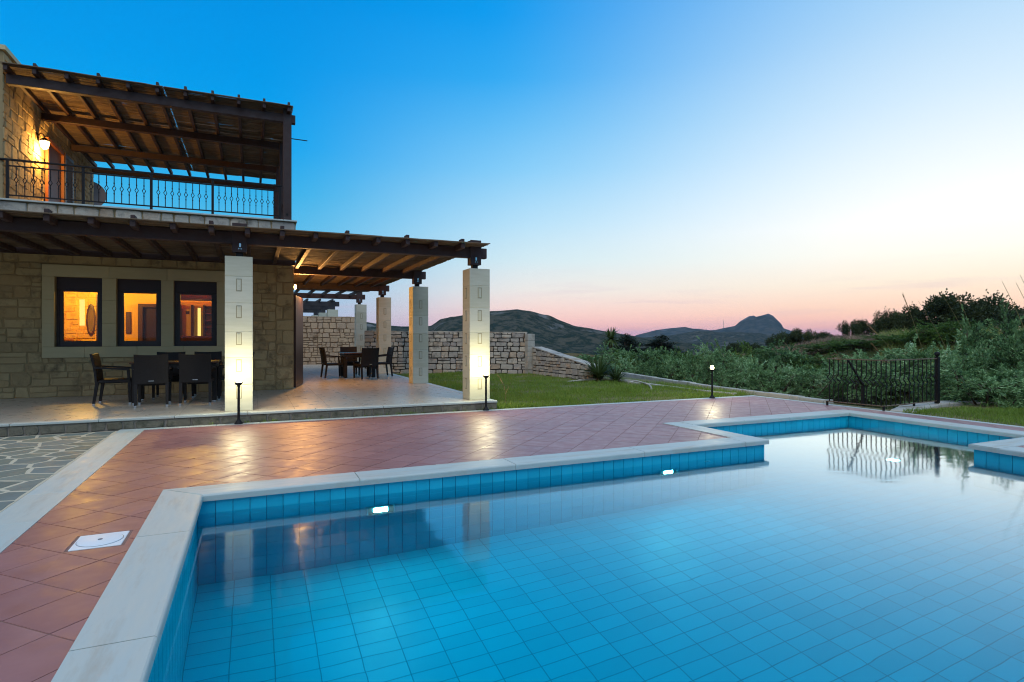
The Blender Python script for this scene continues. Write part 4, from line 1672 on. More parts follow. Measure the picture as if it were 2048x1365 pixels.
for a, b in zip(posts, posts[1:]):
    MB().box(a + 0.025, b - 0.025, YR - 0.012, YR + 0.012, 4.665, 4.69).build('upper_bar', M['iron'], rail)
    MB().box(a + 0.025, b - 0.025, YR - 0.012, YR + 0.012, 4.095, 4.12).build('lower_bar', M['iron'], rail)
    nb = round((b - a) / 0.128) - 1
    for i in range(nb):
        xx = a + (b - a) * (i + 1) / (nb + 1)
        mb = MB()
        baluster(mb, (xx, YR), 4.12, 4.665, 4.41, (1, 0))
        mb.build('baluster', M['iron'], rail)
# side run at the right end of the balcony
sr = MB()
sr.cbox(0.70, 0.74, YR + 0.20, 20.9, 4.776, 4.812, 0.006).box(0.71, 0.73, YR + 0.2, 20.9, 4.665, 4.69).box(0.71, 0.73, YR + 0.2, 20.9, 4.095, 4.12)
sr.build('side_rail', M['iron'], rail)

# balcony lamp and dish
t = tag(empty('wall_lamp', (-4.42, 16.5, 5.75)), 'glowing amber lantern on the upper stone wall beside the balcony door', 'wall lamp')
LY, LZ = 16.22, 5.66
MB().cbox(-4.42, -4.385, LY - 0.05, LY + 0.05, LZ + 0.10, LZ + 0.26, 0.008).build('bracket', M['iron'], t)
MB().tube([(-4.39, LY, LZ + 0.2), (-4.34, LY, LZ + 0.27), (-4.29, LY, LZ + 0.24), (-4.27, LY, LZ + 0.16)], 0.011, 8).build('arm', M['iron'], t)
MB().lathe([(0.001, 0.17), (0.04, 0.16), (0.10, 0.10), (0.11, 0.085)], (-4.27, LY, LZ), 16).build('cap', M['iron'], t)
MB().lathe([(0.088, 0.085), (0.085, 0.04), (0.065, -0.05), (0.03, -0.09), (0.001, -0.10)], (-4.27, LY, LZ), 16).build('globe', M['wall_bulb'], t)
point_light('lamp_light', (-4.27, LY, LZ - 0.16), 150, (1.0, 0.50, 0.11), 0.06, t)
t = tag(empty('satellite_dish', (-4.3, 21.7, 4.02)), 'round grey satellite dish behind the corner of the upper wall', 'satellite dish')
dc = Vector((-4.60, 21.75, 5.78))
ax_ = Vector((0.30, -0.93, 0.15)).normalized()
e1 = ax_.cross(Vector((0, 0, 1))).normalized()
e2 = e1.cross(ax_)
mb = MB()
vs, fs = [tuple(dc + ax_ * -0.09)], []
for ri, rr in enumerate((0.14, 0.29, 0.43)):
    for k in range(28):
        a = 2 * math.pi * k / 28
        vs.append(tuple(dc + e1 * rr * math.cos(a) + e2 * rr * math.sin(a) + ax_ * (-0.09 + 0.42 * rr * rr)))
for k in range(28):
    fs.append((0, 1 + k, 1 + (k + 1) % 28))
    for ri in (0, 1):
        a, b = 1 + ri * 28 + k, 1 + ri * 28 + (k + 1) % 28
        fs.append((a, a + 28, b + 28, b))
mb.add(vs, fs, True)
mb.build('reflector', M['dish'], t)
MB().tube([tuple(dc + ax_ * -0.1), (-4.65, 21.85, 5.4), (-4.65, 21.36, 5.2)], 0.022, 8).build('mount', M['iron'], t)
MB().tube([tuple(dc - e2 * 0.45), tuple(dc + ax_ * 0.45 - e2 * 0.1)], 0.012, 6).build('feed_arm', M['iron'], t)

# wall lamp round the ground floor corner
t = tag(empty('wall_lamp', (0.9, 15.0, 2.5)), 'small glowing lamp on the ground floor wall under the reed roof', 'wall lamp')
MB().cbox(0.862, 0.885, 15.26, 15.34, 2.50, 2.66, 0.006).build('bracket', M['iron'], t)
MB().tube([(0.88, 15.3, 2.64), (0.957, 15.3, 2.66)], 0.01, 8).build('arm', M['iron'], t)
MB().lathe([(0.001, 0.0), (0.02, 0.008), (0.03, 0.05), (0.024, 0.11), (0.001, 0.12)], (0.957, 15.3, 2.53), 14).build('globe', M['wall_bulb'], t)
point_light('lamp_light', (1.12, 15.3, 2.50), 210, (1.0, 0.48, 0.13), 0.06, t)

# ================================================================== bollard lamps
def bollard(x, y, label, power, rot=0.0):
    t = tag(empty('bollard_lamp', (x, y, 0.003)), label, 'bollard lamp', 'black bollard lamps round the deck')
    MB().lathe([(0.062, 0), (0.062, 0.012), (0.045, 0.03), (0.026, 0.06), (0.022, 0.075)], (x, y, 0.003), 18).build('base', M['iron'], t)
    MB().lathe([(0.020, 0.07), (0.018, 0.60)], (x, y, 0.003), 14).build('post', M['iron'], t)
    MB().lathe([(0.018, 0.585), (0.03, 0.60), (0.052, 0.62), (0.06, 0.645), (0.056, 0.646), (0.03, 0.628), (0.001, 0.625)], (x, y, 0.003), 18).build('cup', M['iron'], t)
    MB().lathe([(0.02, 0.63), (0.036, 0.648), (0.040, 0.675), (0.032, 0.705), (0.015, 0.72), (0.001, 0.722)], (x, y, 0.003), 18).build('globe', M['bulb'], t)
    point_light('lamp_light', (x, y, 0.80), power, (1.0, 0.88, 0.54), 0.05, t)
    return t


bollard(-0.20, 10.01, 'lit bollard lamp before the column by the dining table', 25)
bollard(3.93, 10.01, 'lit bollard lamp before the column at the terrace corner', 25)
bollard(9.30, 9.99, 'lit bollard lamp standing alone on the lawn edge of the deck', 25)

# ================================================================== tables and chairs
CH = {}


def chair_proto():
    t = empty('rattan_chair', (0, 0, 0))
    s_ = MB().cbox(-0.25, 0.25, -0.22, 0.27, 0.385, 0.445, 0.015)
    s_.build('seat', M['rattan'], t)
    bk = MB()                                        # curved, slightly raked back
    nx_, nz_ = 6, 6
    vs = []
    for side in (0, 1):
        for i in range(nz_ + 1):
            for j in range(nx_ + 1):
                u, v_ = -0.25 + 0.5 * j / nx_, 0.40 + 0.50 * i / nz_
                yy_ = -0.235 - 0.075 * (i / nz_) ** 1.6 - 0.02 * (1 - (2 * j / nx_ - 1) ** 2) - (0.035 if side else 0)
                vs.append((u, yy_, v_ - 0.012 * (1 - (2 * j / nx_ - 1) ** 2) * (i == nz_)))
    w_ = nx_ + 1
    m_ = w_ * (nz_ + 1)
    fs = []
    for i in range(nz_):
        for j in range(nx_):
            a = i * w_ + j
            fs.append((a + 1, a, a + w_, a + w_ + 1))
            fs.append((m_ + a, m_ + a + 1, m_ + a + w_ + 1, m_ + a + w_))
    for i in range(nz_):
        a = i * w_
        fs.append((a, m_ + a, m_ + a + w_, a + w_))
        a = i * w_ + nx_
        fs.append((m_ + a, a, a + w_, m_ + a + w_))
    for j in range(nx_):
        a = nz_ * w_ + j
        fs.append((a + 1, a, m_ + a, m_ + a + 1))
        fs.append((j, j + 1, m_ + j + 1, m_ + j))
    bk.add(vs, fs)
    bko = bk.build('backrest', M['rattan'], t)
    MB().box(-0.04, 0.04, -0.302, -0.296, 0.44, 0.452).build('label_plate', M['cap'], bko)
    for sx in (-1, 1):
        for fy in (0, 1):
            lg = MB()
            if fy:
                a, b = (sx * 0.235, 0.245, 0.40), (sx * 0.232, 0.25, 0.035)
            else:
                a, b = (sx * 0.228, -0.235, 0.42), (sx * 0.232, -0.285, 0.035)
            lg.tube([a, b], [0.036, 0.027], 4)
            lo_ = lg.build('leg', M['rattan'], t)
            MB().tube([(b[0], b[1], 0.036), (b[0], b[1], 0.001)], [0.0275, 0.025], 4).build('foot', M['cap'], lo_)
        arm = MB()
        arm.bar((sx * 0.255, -0.27, 0.665), (sx * 0.262, 0.24, 0.625), 0.05, 0.035)
        arm.bar((sx * 0.258, 0.225, 0.62), (sx * 0.245, 0.24, 0.42), 0.045, 0.04)
        arm.build('armrest', M['rattan'], t)
    MB().box(-0.2, 0.2, 0.225, 0.255, 0.33, 0.384).build('apron', M['rattan'], t)
    return t


chair0 = chair_proto()
CHAIRS = [  # x, y, rotation, label, group
    (-2.24, 12.44, -90, 'dark rattan armchair at the left end of the near table, seen from its side', 'chairs round the near table'),
    (-1.59, 11.86, 2, 'dark rattan chair with its back to the pool, left of the near pair', 'chairs round the near table'),
    (-0.91, 11.92, -3, 'dark rattan chair with its back to the pool, beside the lit column', 'chairs round the near table'),
    (-1.50, 13.20, 180, 'dark rattan chair across the near table, under the middle window', 'chairs round the near table'),
    (-0.84, 13.22, 180, 'dark rattan chair across the near table, under the right window', 'chairs round the near table'),
    (-0.33, 12.50, 90, 'dark rattan armchair at the right end of the near table behind the column', 'chairs round the near table'),
    (2.12, 17.45, -82, 'dark rattan chair on the left side of the far table', 'chairs round the far table'),
    (2.90, 16.62, 14, 'dark rattan chair at the far table with its back to the pool', 'chairs round the far table'),
    (2.72, 18.30, 180, 'dark rattan chair beyond the far table, before the end wall', 'chairs round the far table'),
    (3.48, 17.45, 95, 'dark rattan chair on the lawn side of the far table', 'chairs round the far table')]
for i, (x, y, rz, lb, gp_) in enumerate(CHAIRS):
    o = chair0 if i == 0 else copy_tree(chair0)
    o.location = (x, y, ZT + 0.0015)
    o.rotation_euler = (0, 0, R(rz))
    tag(o, lb, 'chair', gp_)


def table(x, y, lx, ly, label):
    t = tag(empty('rattan_table', (x, y, ZT)), label, 'table')
    z = ZT + 0.0015
    MB().cbox(x - lx, x + lx, y - ly, y + ly, z + 0.715, z + 0.745, 0.008).build('tabletop', M['table_top'], t)
    MB().box(x - lx + .03, x + lx - .03, y - ly + .03, y + ly - .03, z + 0.63, z + 0.714).build('apron', M['rattan'], t)
    for sx in (-1, 1):
        for sy in (-1, 1):
            px_, py_ = x + sx * (lx - 0.07), y + sy * (ly - 0.07)
            lo_ = MB().cbox(px_ - 0.038, px_ + 0.038, py_ - 0.038, py_ + 0.038, z + 0.03, z + 0.63, 0.005).build('leg', M['rattan'], t)
            MB().cbox(px_ - 0.03, px_ + 0.03, py_ - 0.03, py_ + 0.03, z, z + 0.03, 0.003).build('foot', M['cap'], lo_)


table(-1.28, 12.50, 0.70, 0.45, 'long dark dining table with a glossy top under the lit windows')
table(2.80, 17.45, 0.45, 0.45, 'square dark dining table near the end wall')

# ================================================================== garden walls
def masonry_wall(name, label, A, B, hts, thick, mat, mmat, hr, wr, base_z=-0.1, limit=300, capstones=True):
    """straight wall from A to B (plan), top heights at both ends; stones on the side facing the pool"""
    A, B = Vector((A[0], A[1], 0)), Vector((B[0], B[1], 0))
    L = (B - A).length
    U = (B - A).normalized()
    Nn = Vector((U.y, -U.x, 0))
    o = tag(empty(name, (A.x, A.y, 0)), label, 'wall')
    def top(u):
        return hts[0] + (hts[1] - hts[0]) * max(0, min(1, u / L)) - base_z
    bk = -Nn * thick
    mb = MB()
    q = [A, B, B + bk, A + bk]
    z1 = [hts[0], hts[1], hts[1], hts[0]]
    vs = [(p.x, p.y, base_z) for p in q] + [(p.x, p.y, z - 0.01) for p, z in zip(q, z1)]
    mb.add(vs, [(3, 2, 1, 0), (4, 5, 6, 7), (0, 1, 5, 4), (1, 2, 6, 5), (2, 3, 7, 6), (3, 0, 4, 7)])
    core = mb.build('core', mmat, o)
    fr = ((A.x, A.y, base_z), tuple(U), (0, 0, 1), tuple(Nn), 1.0)
    rects = [(q_, fr) for q_ in masonry(L, max(hts) - base_z, hr, wr, top=top, split=0.35)]
    build_stones(rects, None, mat, core, limit, gap=0.012, depth=0.045, rug=0.4)
    if capstones:
        u = 0.0
        while u < L - 0.05:
            l_ = min(rnd.uniform(0.25, 0.5), L - u)
            p = A + U * u
            p2 = A + U * (u + l_ - 0.015)
            za, zb = top(u) + base_z, top(u + l_) + base_z
            t_ = rnd.uniform(0.02, 0.035)
            c1_ = [p + Nn * 0.035, p2 + Nn * 0.035, p2 + bk, p + bk]
            hs = [za, zb, zb, za]
            MB().add([(c.x, c.y, h_ - 0.01) for c, h_ in zip(c1_, hs)] + [(c.x + rnd.uniform(-.006, .006), c.y, h_ + t_) for c, h_ in zip(c1_, hs)],
                     [(3, 2, 1, 0), (4, 5, 6, 7), (0, 1, 5, 4), (1, 2, 6, 5), (2, 3, 7, 6), (3, 0, 4, 7)]).build('capstone', mat, core)
            u += l_
    return o


masonry_wall('end_wall', 'tan stone wall closing the far end of the terrace', (0.2, 26.8), (4.3, 26.8), (2.24, 2.24), 0.4, M['back_stone'], M['back_mortar'], (0.14, 0.28), (0.16, 0.46))
bw = masonry_wall('boundary_wall', 'tall grey dry stone boundary wall behind the lawn', (3.9, 22.6), (9.42, 19.75), (1.58, 1.52), 0.4, M['grey_stone'], M['grey_mortar'], (0.13, 0.27), (0.16, 0.5))
z = -0.05
while z < 1.45:
    hh_ = rnd.uniform(0.18, 0.28)
    MB().cbox(9.33, 9.62, 19.52, 19.86, z + .006, min(1.55, z + hh_), 0.012).build('quoin', M['concrete'], bw)
    z += hh_
masonry_wall('sloping_wall', 'low grey stone wall that slopes down towards the yucca', (9.55, 19.50), (9.55, 15.3), (0.97, 0.43), 0.35, M['grey_stone'], M['grey_mortar'], (0.13, 0.25), (0.18, 0.5))


def kerb_line(name, label, pts, wd, z0, z1, piece=(0.5, 0.9), cat='kerb'):
    o = tag(empty(name, (pts[0][0], pts[0][1], 0)), label, cat)
    P = [Vector((p[0], p[1], 0)) for p in pts]
    for a, b in zip(P, P[1:]):
        L = (b - a).length
        U = (b - a).normalized()
        S_ = Vector((U.y, -U.x, 0)) * (wd / 2)
        u = 0.0
        while u < L - 0.02:
            l_ = min(rnd.uniform(*piece), L - u)
            p, q = a + U * u, a + U * (u + l_ - 0.012)
            zt = z1 + rnd.uniform(-0.012, 0.012)
            c4 = [p - S_ * rnd.uniform(.85, 1), p + S_ * rnd.uniform(.85, 1), q + S_ * rnd.uniform(.85, 1), q - S_ * rnd.uniform(.85, 1)]
            cen = sum(c4, Vector()) / 4
            vs = [(c.x, c.y, z0) for c in c4] + [(c.x, c.y, zt - 0.02) for c in c4] + [(cen.x + (c.x - cen.x) * .95, cen.y + (c.y - cen.y) * .95, zt) for c in c4]
            fs = [(8, 9, 10, 11)]
            for r_ in (0, 1):
                fs += [(r_ * 4 + i, r_ * 4 + (i + 1) % 4, (r_ + 1) * 4 + (i + 1) % 4, (r_ + 1) * 4 + i) for i in range(4)]
            MB().add(vs, fs).build('kerb_stone', M['concrete'], o)
            u += l_
    return o


kerb_line('garden_kerb', 'outer pale kerb below the olive bushes', [(12.33, 18.1), (11.75, 15.0), (11.15, 12.3), (10.98, 10.5), (10.80, 8.9), (10.74, 8.2)], 0.2, -0.6, 0.07)
kerb_line('path_kerb', 'inner pale kerb along the lawn beside the garden hose', [(9.72, 19.3), (9.95, 16.4), (10.28, 13.5), (10.25, 12.0), (10.30, 10.3)], 0.14, -0.2, 0.045)
kerb_line('concrete_edging', 'broad pale concrete edging beside the iron railing', [(10.75, 6.78), (11.5, 7.06), (12.45, 7.25), (13.3, 7.2), (14.4, 6.75), (16.5, 5.6)], 0.42, -0.7, 0.03, (0.7, 1.2), 'edging')
# hose
mb = MB()
hp = [(8.53, 15.12, 0.03), (9.1, 15.25, 0.05), (9.7, 15.2, 0.07), (10.2, 14.75, 0.06), (10.35, 14.2, 0.06), (10.05, 13.4, 0.06), (9.8, 12.85, 0.05), (9.45, 12.35, 0.04), (9.2, 12.0, 0.03)]
mb.tube(hp, 0.024, 10)
thing1('garden_hose', mb, M['concrete'], 'pale garden hose curving over the lawn', 'hose')

# ================================================================== iron railing at the steps
ir = tag(empty('step_railing', (10.55, 7.0, 0)), 'black wrought iron railing at the steps with bent bars', 'railing')
A0, A1, A2 = Vector((10.42, 8.02, 0)), Vector((10.56, 6.98, 0)), Vector((12.46, 7.16, 0))
for a, b, nb in ((A0, A1, 12), (A1, A2, 12)):
    mb = MB().bar((a.x, a.y, 0.925), (b.x, b.y, 0.925), 0.035, 0.016)
    mb.build('handrail', M['bronze_rail'], ir)
    MB().bar((a.x, a.y, 0.085), (b.x, b.y, 0.085), 0.03, 0.014).build('lower_bar', M['bronze_rail'], ir)
    d = (b - a).normalized()
    for i in range(nb):
        p = a.lerp(b, (i + 0.5) / nb)
        mb = MB()
        k = 0.045
        pts = [(p.x, p.y, 0.09), (p.x, p.y, 0.42), (p.x + d.x * k, p.y + d.y * k, 0.47), (p.x - d.x * k, p.y - d.y * k, 0.56), (p.x, p.y, 0.62), (p.x, p.y, 0.92)]
        for u_, v_ in zip(pts, pts[1:]):
            mb.bar(u_, v_, 0.014, 0.014)
        mb.build('bar', M['iron'], ir)
for p in (A0, A1, Vector((11.6, 7.08, 0))):
    MB().bar((p.x, p.y, 0.0), (p.x, p.y, 0.085), 0.03, 0.03).build('foot', M['iron'], ir)
pp = MB().cbox(A2.x - 0.035, A2.x + 0.035, A2.y - 0.035, A2.y + 0.035, -0.1, 0.96, 0.005)
po = pp.build('post', M['iron'], ir)
MB().lathe([(0.02, 0.96), (0.028, 0.975), (0.045, 1.0), (0.05, 1.025), (0.04, 1.05), (0.001, 1.068)], (A2.x, A2.y, 0), 14).build('ball', M['iron'], po)
MB().bar((10.62, 7.72, 0.90), (11.6, 8.1, 0.35), 0.03, 0.03).bar((11.6, 8.1, 0.36), (11.6, 8.1, -0.6), 0.04, 0.04).build('stair_rail', M['iron'], ir)

# ================================================================== far pergola behind the end wall
fp = tag(empty('far_pergola', (3, 37, 0)), 'grey weathered pergola with stone columns behind the end wall', 'pergola')
for yy in (36.0, 41.0, 46.0):
    MB().cbox(4.06, 4.66, yy, yy + 0.6, -0.5, 3.0, 0.01).build('column', M['column'], fp)
    MB().cbox(4.2, 4.5, yy + 0.1, yy + 0.4, 3.0, 3.55, 0.01).build('post_block', M['grey_timber'], fp)
    MB().cbox(0.5, 4.75, yy + 0.15, yy + 0.35, 3.2, 3.48, 0.01).build('beam', M['grey_timber'], fp)
for xx in (0.8, 1.5, 2.2, 2.9, 3.6, 4.3):
    MB().cbox(xx - 0.05, xx + 0.05, 35.6, 46.6, 3.482, 3.60, 0.008).build('rafter', M['grey_timber'], fp)


# ================================================================== lawn
def sheet(name, rects, z, mat, kind='structure', amp=0.02):
    mb = MB()
    for (x0, x1, y0, y1) in rects:
        nx_, ny_ = max(2, int((x1 - x0) / 0.5)), max(2, int((y1 - y0) / 0.5))
        vs = []
        for i in range(nx_ + 1):
            for j in range(ny_ + 1):
                x, y = x0 + (x1 - x0) * i / nx_, y0 + (y1 - y0) * j / ny_
                ed = 0 if i in (0, nx_) or j in (0, ny_) else 1
                vs.append((x, y, z + amp * ed * noise.noise(Vector((x * .8, y * .8, 0)))))
        w_ = ny_ + 1
        mb.add(vs, [(i * w_ + j, (i + 1) * w_ + j, (i + 1) * w_ + j + 1, i * w_ + j + 1) for i in range(nx_) for j in range(ny_)], True)
    o = mb.build(name, mat)
    return tag(o, kind=kind)


LAWN = [(4.21, 10.9, 10.085, 19.8), (4.21, 9.5, 19.8, 26.9), (10.63, 16.5, -3.0, 6.95), (10.9, 11.6, 12.2, 19.8), (10.63, 10.95, 6.95, 10.085)]
sheet('lawn', LAWN, -0.012, M['lawn_soil'])
tag(MB().box(-30, -1.8, 10.0, 10.14, -0.3, -0.02).build('ground', M['dirt']), kind='structure')


def blades(spots, hmin, hmax, wd, lean, seed):
    """spots (n,3): one bent blade each, two quads"""
    rg = np.random.default_rng(seed)
    n = len(spots)
    a = rg.uniform(0, 2 * np.pi, n)
    h = rg.uniform(hmin, hmax, n) * rg.uniform(0.6, 1.0, n)
    w_ = wd * rg.uniform(0.7, 1.3, n)
    ld = rg.uniform(0, 2 * np.pi, n)
    ln = rg.uniform(0.1, lean, n) * h
    d = np.stack([np.cos(a), np.sin(a), np.zeros(n)], 1) * w_[:, None] / 2
    L = np.stack([np.cos(ld), np.sin(ld), np.zeros(n)], 1) * ln[:, None]
    up_ = np.array([0, 0, 1.0])
    p0_ = spots
    p1_ = spots + L * 0.3 + up_ * (h * 0.6)[:, None]
    p2_ = spots + L + up_ * h[:, None]
    V = np.stack([p0_ - d, p0_ + d, p1_ + d * 0.8, p1_ - d * 0.8, p2_ + d * 0.15, p2_ - d * 0.15], 1).reshape(-1, 3)
    b = np.arange(n) * 6
    F = np.concatenate([np.stack([b, b + 1, b + 2, b + 3], 1), np.stack([b + 3, b + 2, b + 4, b + 5], 1)])
    return V, F


rg = np.random.default_rng(5)


def scatter(rects, dens):
    out = []
    for (x0, x1, y0, y1) in rects:
        D = max(1.0, ((x0 + x1) / 2) * SA + ((y0 + y1) / 2) * CA)
        n = int((x1 - x0) * (y1 - y0) * dens)
        p = np.stack([rg.uniform(x0, x1, n), rg.uniform(y0, y1, n), np.full(n, -0.012)], 1)
        out.append(p)
    return np.concatenate(out)


GR = [(4.23, 9.4, 10.10, 13.0), (9.4, 10.45, 10.10, 12.0), (9.4, 10.2, 12, 14.8)]
spots = np.concatenate([scatter(GR, 2600), scatter([(4.23, 9.4, 13.0, 19.6), (4.23, 7.6, 19.6, 21.0)], 1400), scatter([(10.66, 12.6, 3.2, 6.75), (12.6, 14.6, 3.6, 6.4)], 2600),
                        scatter([(10.35, 11.0, 10.2, 16.5)], 900)])
keep = np.array([noise.noise(Vector((p[0] * 0.9, p[1] * 0.9, 3.1))) > -0.12 or rg.random() < 0.35 for p in spots])
spots = spots[keep]
hs = np.array([0.5 + 0.5 * noise.noise(Vector((p[0] * 0.7, p[1] * 0.7, 8.2))) for p in spots])
V1, F1 = blades(spots[hs < 0.55], 0.025, 0.075, 0.006, 0.9, 1)
V2, F2 = blades(spots[hs >= 0.55], 0.04, 0.13, 0.007, 0.9, 2)
tall = spots[rg.choice(len(spots), 2200, replace=False)]
V3, F3 = blades(tall, 0.10, 0.26, 0.006, 0.7, 3)
V = np.concatenate([V1, V2, V3])
F = np.concatenate([F1, F2 + len(V1), F3 + len(V1) + len(V2)])
tag(put('grass', fast_mesh('grass', V, F), M['grass']), 'short uneven grass of the lawn', kind='stuff')
# weed tufts along the deck edge and the foot of the terrace
tuft = []
for k in range(26):
    cx, cyy = rg.uniform(-0.6, 4.1), YF - 0.012
    for j in range(10):
        tuft.append((cx + rg.normal(0, 0.03), cyy - abs(rg.normal(0, 0.008)), 0.0))
V, F = blades(np.array(tuft), 0.02, 0.06, 0.006, 1.4, 9)
tag(put('weeds', fast_mesh('weeds', V, F), M['grass']), 'tiny weeds along the foot of the terrace', kind='stuff')
t = tag(empty('seed_stalk', (4.62, 10.75, 0)), 'dry seed stalk rising from the lawn right of the corner column', 'weed')
MB().tube([(4.64, 10.75, -0.01), (4.63, 10.74, 0.3), (4.55, 10.74, 0.5), (4.42, 10.74, 0.66)], [0.006, 0.005, 0.004, 0.003], 6).build('stem', M['stem'], t)
sd_ = MB()
for k in range(24):
    f_ = rnd.random()
    px_, pz_ = (4.63 - 0.21 * f_ ** 1.4, 0.26 + 0.42 * f_)
    sd_.tube([(px_, 10.74, pz_), (px_ + rnd.uniform(-.02, .02), 10.74 + rnd.uniform(-.02, .02), pz_ + 0.012)], [0.005, 0.003], 5)
sd_.tube([(4.635, 10.75, 0.2), (4.72, 10.76, 0.36)], [0.005, 0.003], 5)
sd_.build('seeds', M['plume'], t)


# ================================================================== plants
def leaf_cloud(clumps, n, ll, lw, seed, droop=0.0, shell=0.45):
    """n leaves spread through ellipsoid clumps (cx, cy, cz, rx, ry, rz), denser near the outside"""
    rg_ = np.random.default_rng(seed)
    C = np.array(clumps)
    vol = (C[:, 3] * C[:, 4] * C[:, 5]) ** 0.7
    idx = rg_.choice(len(C), n, p=vol / vol.sum())
    d = rg_.normal(size=(n, 3))
    d /= np.linalg.norm(d, axis=1)[:, None]
    rad = shell + (1 - shell) * rg_.random(n) ** 0.6
    rad *= 1 + 0.16 * rg_.normal(size=n)
    P = C[idx, :3] + d * C[idx, 3:] * rad[:, None]
    ax_ = d * 0.7 + rg_.normal(size=(n, 3)) * 0.6
    ax_[:, 2] += 0.35 - droop
    ax_ /= np.linalg.norm(ax_, axis=1)[:, None]
    sd2 = np.cross(ax_, rg_.normal(size=(n, 3)))
    sd2 /= np.linalg.norm(sd2, axis=1)[:, None] + 1e-9
    L = ll * rg_.uniform(0.6, 1.3, n)
    W = lw * rg_.uniform(0.7, 1.3, n)
    a = P
    m_ = P + ax_ * (L * 0.5)[:, None]
    e = P + ax_ * L[:, None]
    V = np.stack([a, m_ + sd2 * (W / 2)[:, None], e, m_ - sd2 * (W / 2)[:, None]], 1).reshape(-1, 3)
    b = np.arange(n) * 4
    return V, np.stack([b, b + 1, b + 2, b + 3], 1)


def leaf_shoots(lobes, per, leaves, ll, lw, seed, up=0.35):
    """feathery shoots radiating from each lobe (cx, cy, cz, r); the leaves sit along the outer half of every shoot"""
    rg_ = np.random.default_rng(seed)
    A_, D_, T_ = [], [], []
    shoots = []
    for (cx_, cy_, cz_, r_) in lobes:
        for _ in range(per):
            d = rg_.normal(size=3)
            d[2] = d[2] * 0.8 + up
            d /= np.linalg.norm(d)
            L = r_ * rg_.uniform(0.65, 1.15)
            bend = rg_.normal(size=3) * 0.18
            bend[2] -= 0.12
            c0 = np.array([cx_, cy_, cz_]) + rg_.normal(size=3) * r_ * 0.12
            t_ = 1 - (1 - 0.28) * rg_.random(leaves) ** 1.15
            P = c0 + d * L * t_[:, None] + bend * L * (t_ ** 2)[:, None]
            tang = d + 2 * bend * t_[:, None]
            A_.append(P)
            D_.append(tang)
            T_.append(np.full(leaves, 1.0) - 0.35 * (t_ - 0.28))
            shoots.append((c0, c0 + d * L * 0.6 + bend * L * 0.36, c0 + d * L + bend * L))
    P = np.concatenate(A_)
    G = np.concatenate(D_)
    sc_l = np.concatenate(T_)
    n = len(P)
    ax_ = G / np.linalg.norm(G, axis=1)[:, None] * 0.8 + rg_.normal(size=(n, 3)) * 0.45
    ax_ /= np.linalg.norm(ax_, axis=1)[:, None]
    sd2 = np.cross(ax_, rg_.normal(size=(n, 3)))
    sd2 /= np.linalg.norm(sd2, axis=1)[:, None] + 1e-9
    L = ll * rg_.uniform(0.6, 1.25, n) * sc_l
    W = lw * rg_.uniform(0.75, 1.3, n)
    m_ = P + ax_ * (L * 0.5)[:, None]
    e = P + ax_ * L[:, None]
    V = np.stack([P, m_ + sd2 * (W / 2)[:, None], e, m_ - sd2 * (W / 2)[:, None]], 1).reshape(-1, 3)
    b = np.arange(n) * 4
    return V, np.stack([b, b + 1, b + 2, b + 3], 1), shoots


def shoot_plant(name, nl, R_, H_, per, leaves, ll, lw, mat, seed, trunk_r):
    r_ = random.Random(seed)
    lobes = [(0, 0, H_ * 0.72, R_ * 0.55)]
    for k in range(nl):
        a = 2 * math.pi * k / nl * 2.4 + r_.uniform(-.5, .5)
        q = r_.uniform(0.45, 0.85)
        lobes.append((R_ * q * math.cos(a), R_ * q * math.sin(a), H_ * r_.uniform(0.28, 0.86), R_ * r_.uniform(0.34, 0.58)))
    t = empty(name, (0, 0, 0))
    V, F, shoots = leaf_shoots(lobes, per, leaves, ll, lw, seed)
    put('crown', fast_mesh('crown', V, F), mat, t)
    tr = MB()
    tr.tube([(0, 0, -0.5), (0.03, 0.02, H_ * 0.12), (0, 0, H_ * 0.25)], [trunk_r * 1.3, trunk_r, trunk_r * 0.9], 8)
    for (cx_, cy_, cz_, rr) in lobes:
        tr.tube([(0, 0, H_ * 0.2), (cx_ * 0.5, cy_ * 0.5, H_ * 0.2 + (cz_ - H_ * 0.2) * 0.45), (cx_, cy_, cz_)], [trunk_r * 0.6, trunk_r * 0.45, trunk_r * 0.25], 6)
    for sh_ in shoots[::3]:
        tr.tube([tuple(p) for p in sh_], [trunk_r * 0.16, trunk_r * 0.11, trunk_r * 0.04], 3, cap=False)
    tr.build('trunk', M['bark'], t)
    return t


def rand_clumps(seed, n, rx, rz, zc, cr):
    r_ = random.Random(seed)
    out = [(0, 0, zc, rx * 0.6, rx * 0.6, rz * 0.7)]
    for _ in range(n):
        a = r_.uniform(0, 2 * math.pi)
        b = r_.uniform(-0.5, 1.0)
        k = r_.uniform(0.55, 0.95)
        q = math.sqrt(max(0.05, 1 - min(1, b) ** 2))
        c = cr * r_.uniform(0.6, 1.3)
        out.append((rx * k * q * math.cos(a), rx * k * q * math.sin(a), zc + rz * k * b, c, c, c * r_.uniform(0.7, 1.2)))
    return out


